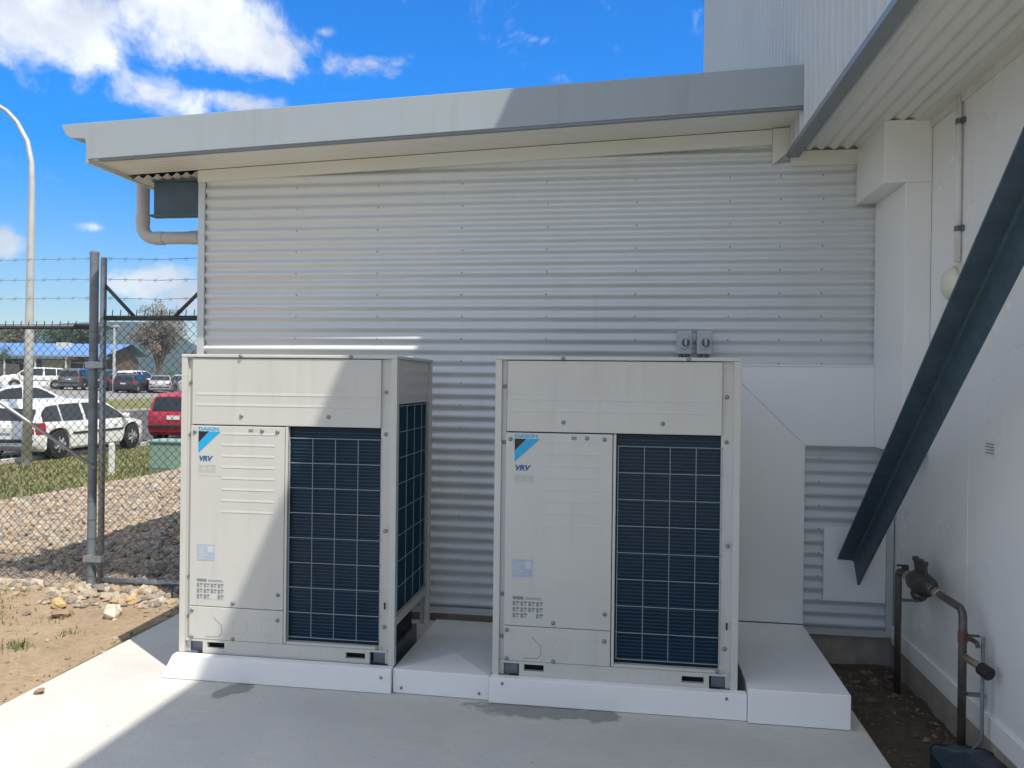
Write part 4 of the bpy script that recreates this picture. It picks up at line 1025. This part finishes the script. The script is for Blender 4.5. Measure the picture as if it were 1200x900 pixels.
tree('small_tree', (-76.0, 80.0, .5), 5.6, 1.7, G1, 'small bright green tree in front of the blue roofed building', 23, 900, .22)
tree('thin_tree', (-59.2, 87.4, .5), 11.6, 2.4, G3, 'tall greyish brown thin leaved tree beyond the gate', 24, 9500, .24, True, .2)
tree('leafy_tree', (-60.0, 98, .5), 4.6, 2.4, G1, 'low dark green tree left of the thin brown tree', 25, 1300)
tree('leafy_tree', (-57.5, 104, .5), 5.0, 2.8, G1, 'low dark green tree right of the thin brown tree', 26, 1500)
tree('leafy_tree', (-55.6, 112, .5), 5.4, 3.2, G2, 'low olive tree seen just above the left cabinet', 27, 1500)
# distant tree belt, one mass
rr = random.Random(31); m = MB()
for i in range(9000):
    s = rr.random(); x = -170+rr.uniform(0, 260)*1.; y = 190+rr.uniform(-8, 8)+(.25*(x+100))
    p = Vector((x, y, .6+abs(rr.gauss(0, 1))*.7+.4*sin(x*.21)**2)); a = Vector((rr.gauss(0, 1), rr.gauss(0, 1), rr.gauss(0, 1))).normalized(); b = a.orthogonal().normalized(); c2 = a.cross(b); q = rr.uniform(.5, 1.1)
    m.add([p-b*q, p+c2*q*.6, p+b*q, p-c2*q*.6], [(0, 1, 2, 3)])
obj('far_treeline', m, leaf_mat('treeline_foliage', G1+G2), stuff=True)

# ------------------------------------------------------------------ blue roofed building
t = thing('blue_roofed_building', 'long low brown building under a blue sheet roof beyond the car park', 'building', (-66.3, 87.0, .55), math.atan2(2.55, 17.2), local=True)
Lx = -44.; m = MB(); m.box(Lx, 1.6, -.2, 0, 9, 3.3); obj('wall', m, 'brick', t)
m = MB(); m.sheet(lambda x, w: (x, -1.2+w*6.6, 3.75+w*1.75+.03*cos(2*pi*x/.9)), frange(Lx-1, .8, 44*8), [0, 1]); ro = obj('roof', m, 'blueroof', t, smooth=True)
m = MB(); m.sheet(lambda x, w: (x, 5.4+w*5, 5.5-w*1.6), [Lx-1, .8], [0, 1]); obj('roof', m, 'blueroof', t)
m = MB(); m.box(Lx-1, -1.26, 3.58, .8, -1.16, 3.76); obj('fascia', m, 'fascia', t)
m = MB(); m.prism([(1.6, 3.301), (9, 3.301), (5.4, 5.42), (1.6, 4.43)], 'x', -.2, .0); obj('gable', m, 'brick', t)
for x in (-22.3, -7.):
    m = MB(); m.box(x-.7, 2.4, 4.6, x+.7, 3.6, 5.5); obj('roof_vent', m, 'winframe', ro, bevel=.05)
for i in range(12):
    x = -.6-3.9*i; m = MB(); m.box(x-.08, -1.0, -.2, x+.08, -.84, 3.6); obj('post', m, 'winframe', t)
for i in range(11):
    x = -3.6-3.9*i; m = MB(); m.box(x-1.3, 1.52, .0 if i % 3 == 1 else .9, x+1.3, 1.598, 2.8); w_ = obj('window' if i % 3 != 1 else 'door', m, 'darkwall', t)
    m = MB(); m.box(x-1.38, 1.50, 2.81, x+1.38, 1.59, 2.92); m.box(x-.04, 1.49, 1.0, x+.04, 1.519, 2.8); obj('frame', m, 'winframe', w_)
for xa in (-24, -9):
    m = MB(); m.box(xa, 1.45, .2, xa+3.8, 1.51, 3.2); obj('rendered_wall', m, 'cream_wall', t)
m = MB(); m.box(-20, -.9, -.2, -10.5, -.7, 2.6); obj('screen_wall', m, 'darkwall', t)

# ------------------------------------------------------------------ hills
rr = random.Random(41); ph = [(rr.uniform(0, 6.28), rr.uniform(0, 6.28)) for _ in range(8)]
def hill_z(x, y):
    # ridge across the view, falling away to the right
    a = math.atan2(x, y+5.3); d = sqrt(x*x+(y+5.3)**2)
    prof = lerp([(-1.6, 70), (-1.2, 105), (-.9, 85), (-.72, 112), (-.64, 128), (-.585, 134), (-.565, 129), (-.545, 108), (-.53, 84), (-.51, 62), (-.45, 40), (-.3, 30), (.3, 45), (1.2, 60)], a)
    k = .83*math.exp(-((d-925)/200)**2)
    n = 0
    for i, (p, q) in enumerate(ph): f = .008*1.6**i; n += sin(x*f+p)*cos(y*f*1.1+q)/1.5**i
    return -3+.5*prof*k*1.13+3*n*k
m = MB(); As = frange(-1.6, 1.2, 150); Ds = frange(520, 1380, 34)
m.sheet(lambda a, d: (d*sin(a), d*cos(a)-5.3, hill_z(d*sin(a), d*cos(a)-5.3)), As, Ds); structure('hills', m, 'hill', smooth=True)

# ------------------------------------------------------------------ air between here and the hills
HAZE = 0.00042
if HAZE:
    m = MB(); m.box(-1450, -1450, -6, 1450, 1450, 88)
    hm = bpy.data.materials.new('haze_air'); hm.use_nodes = True; nt_ = hm.node_tree; nt_.nodes.clear()
    pvn = nt_.nodes.new('ShaderNodeVolumePrincipled'); pvn.inputs['Color'].default_value = (.62, .80, 1, 1); pvn.inputs['Density'].default_value = HAZE; pvn.inputs['Anisotropy'].default_value = .2
    out = nt_.nodes.new('ShaderNodeOutputMaterial'); nt_.links.new(pvn.outputs[0], out.inputs['Volume'])
    hz = obj('haze', m, hm, stuff=True)
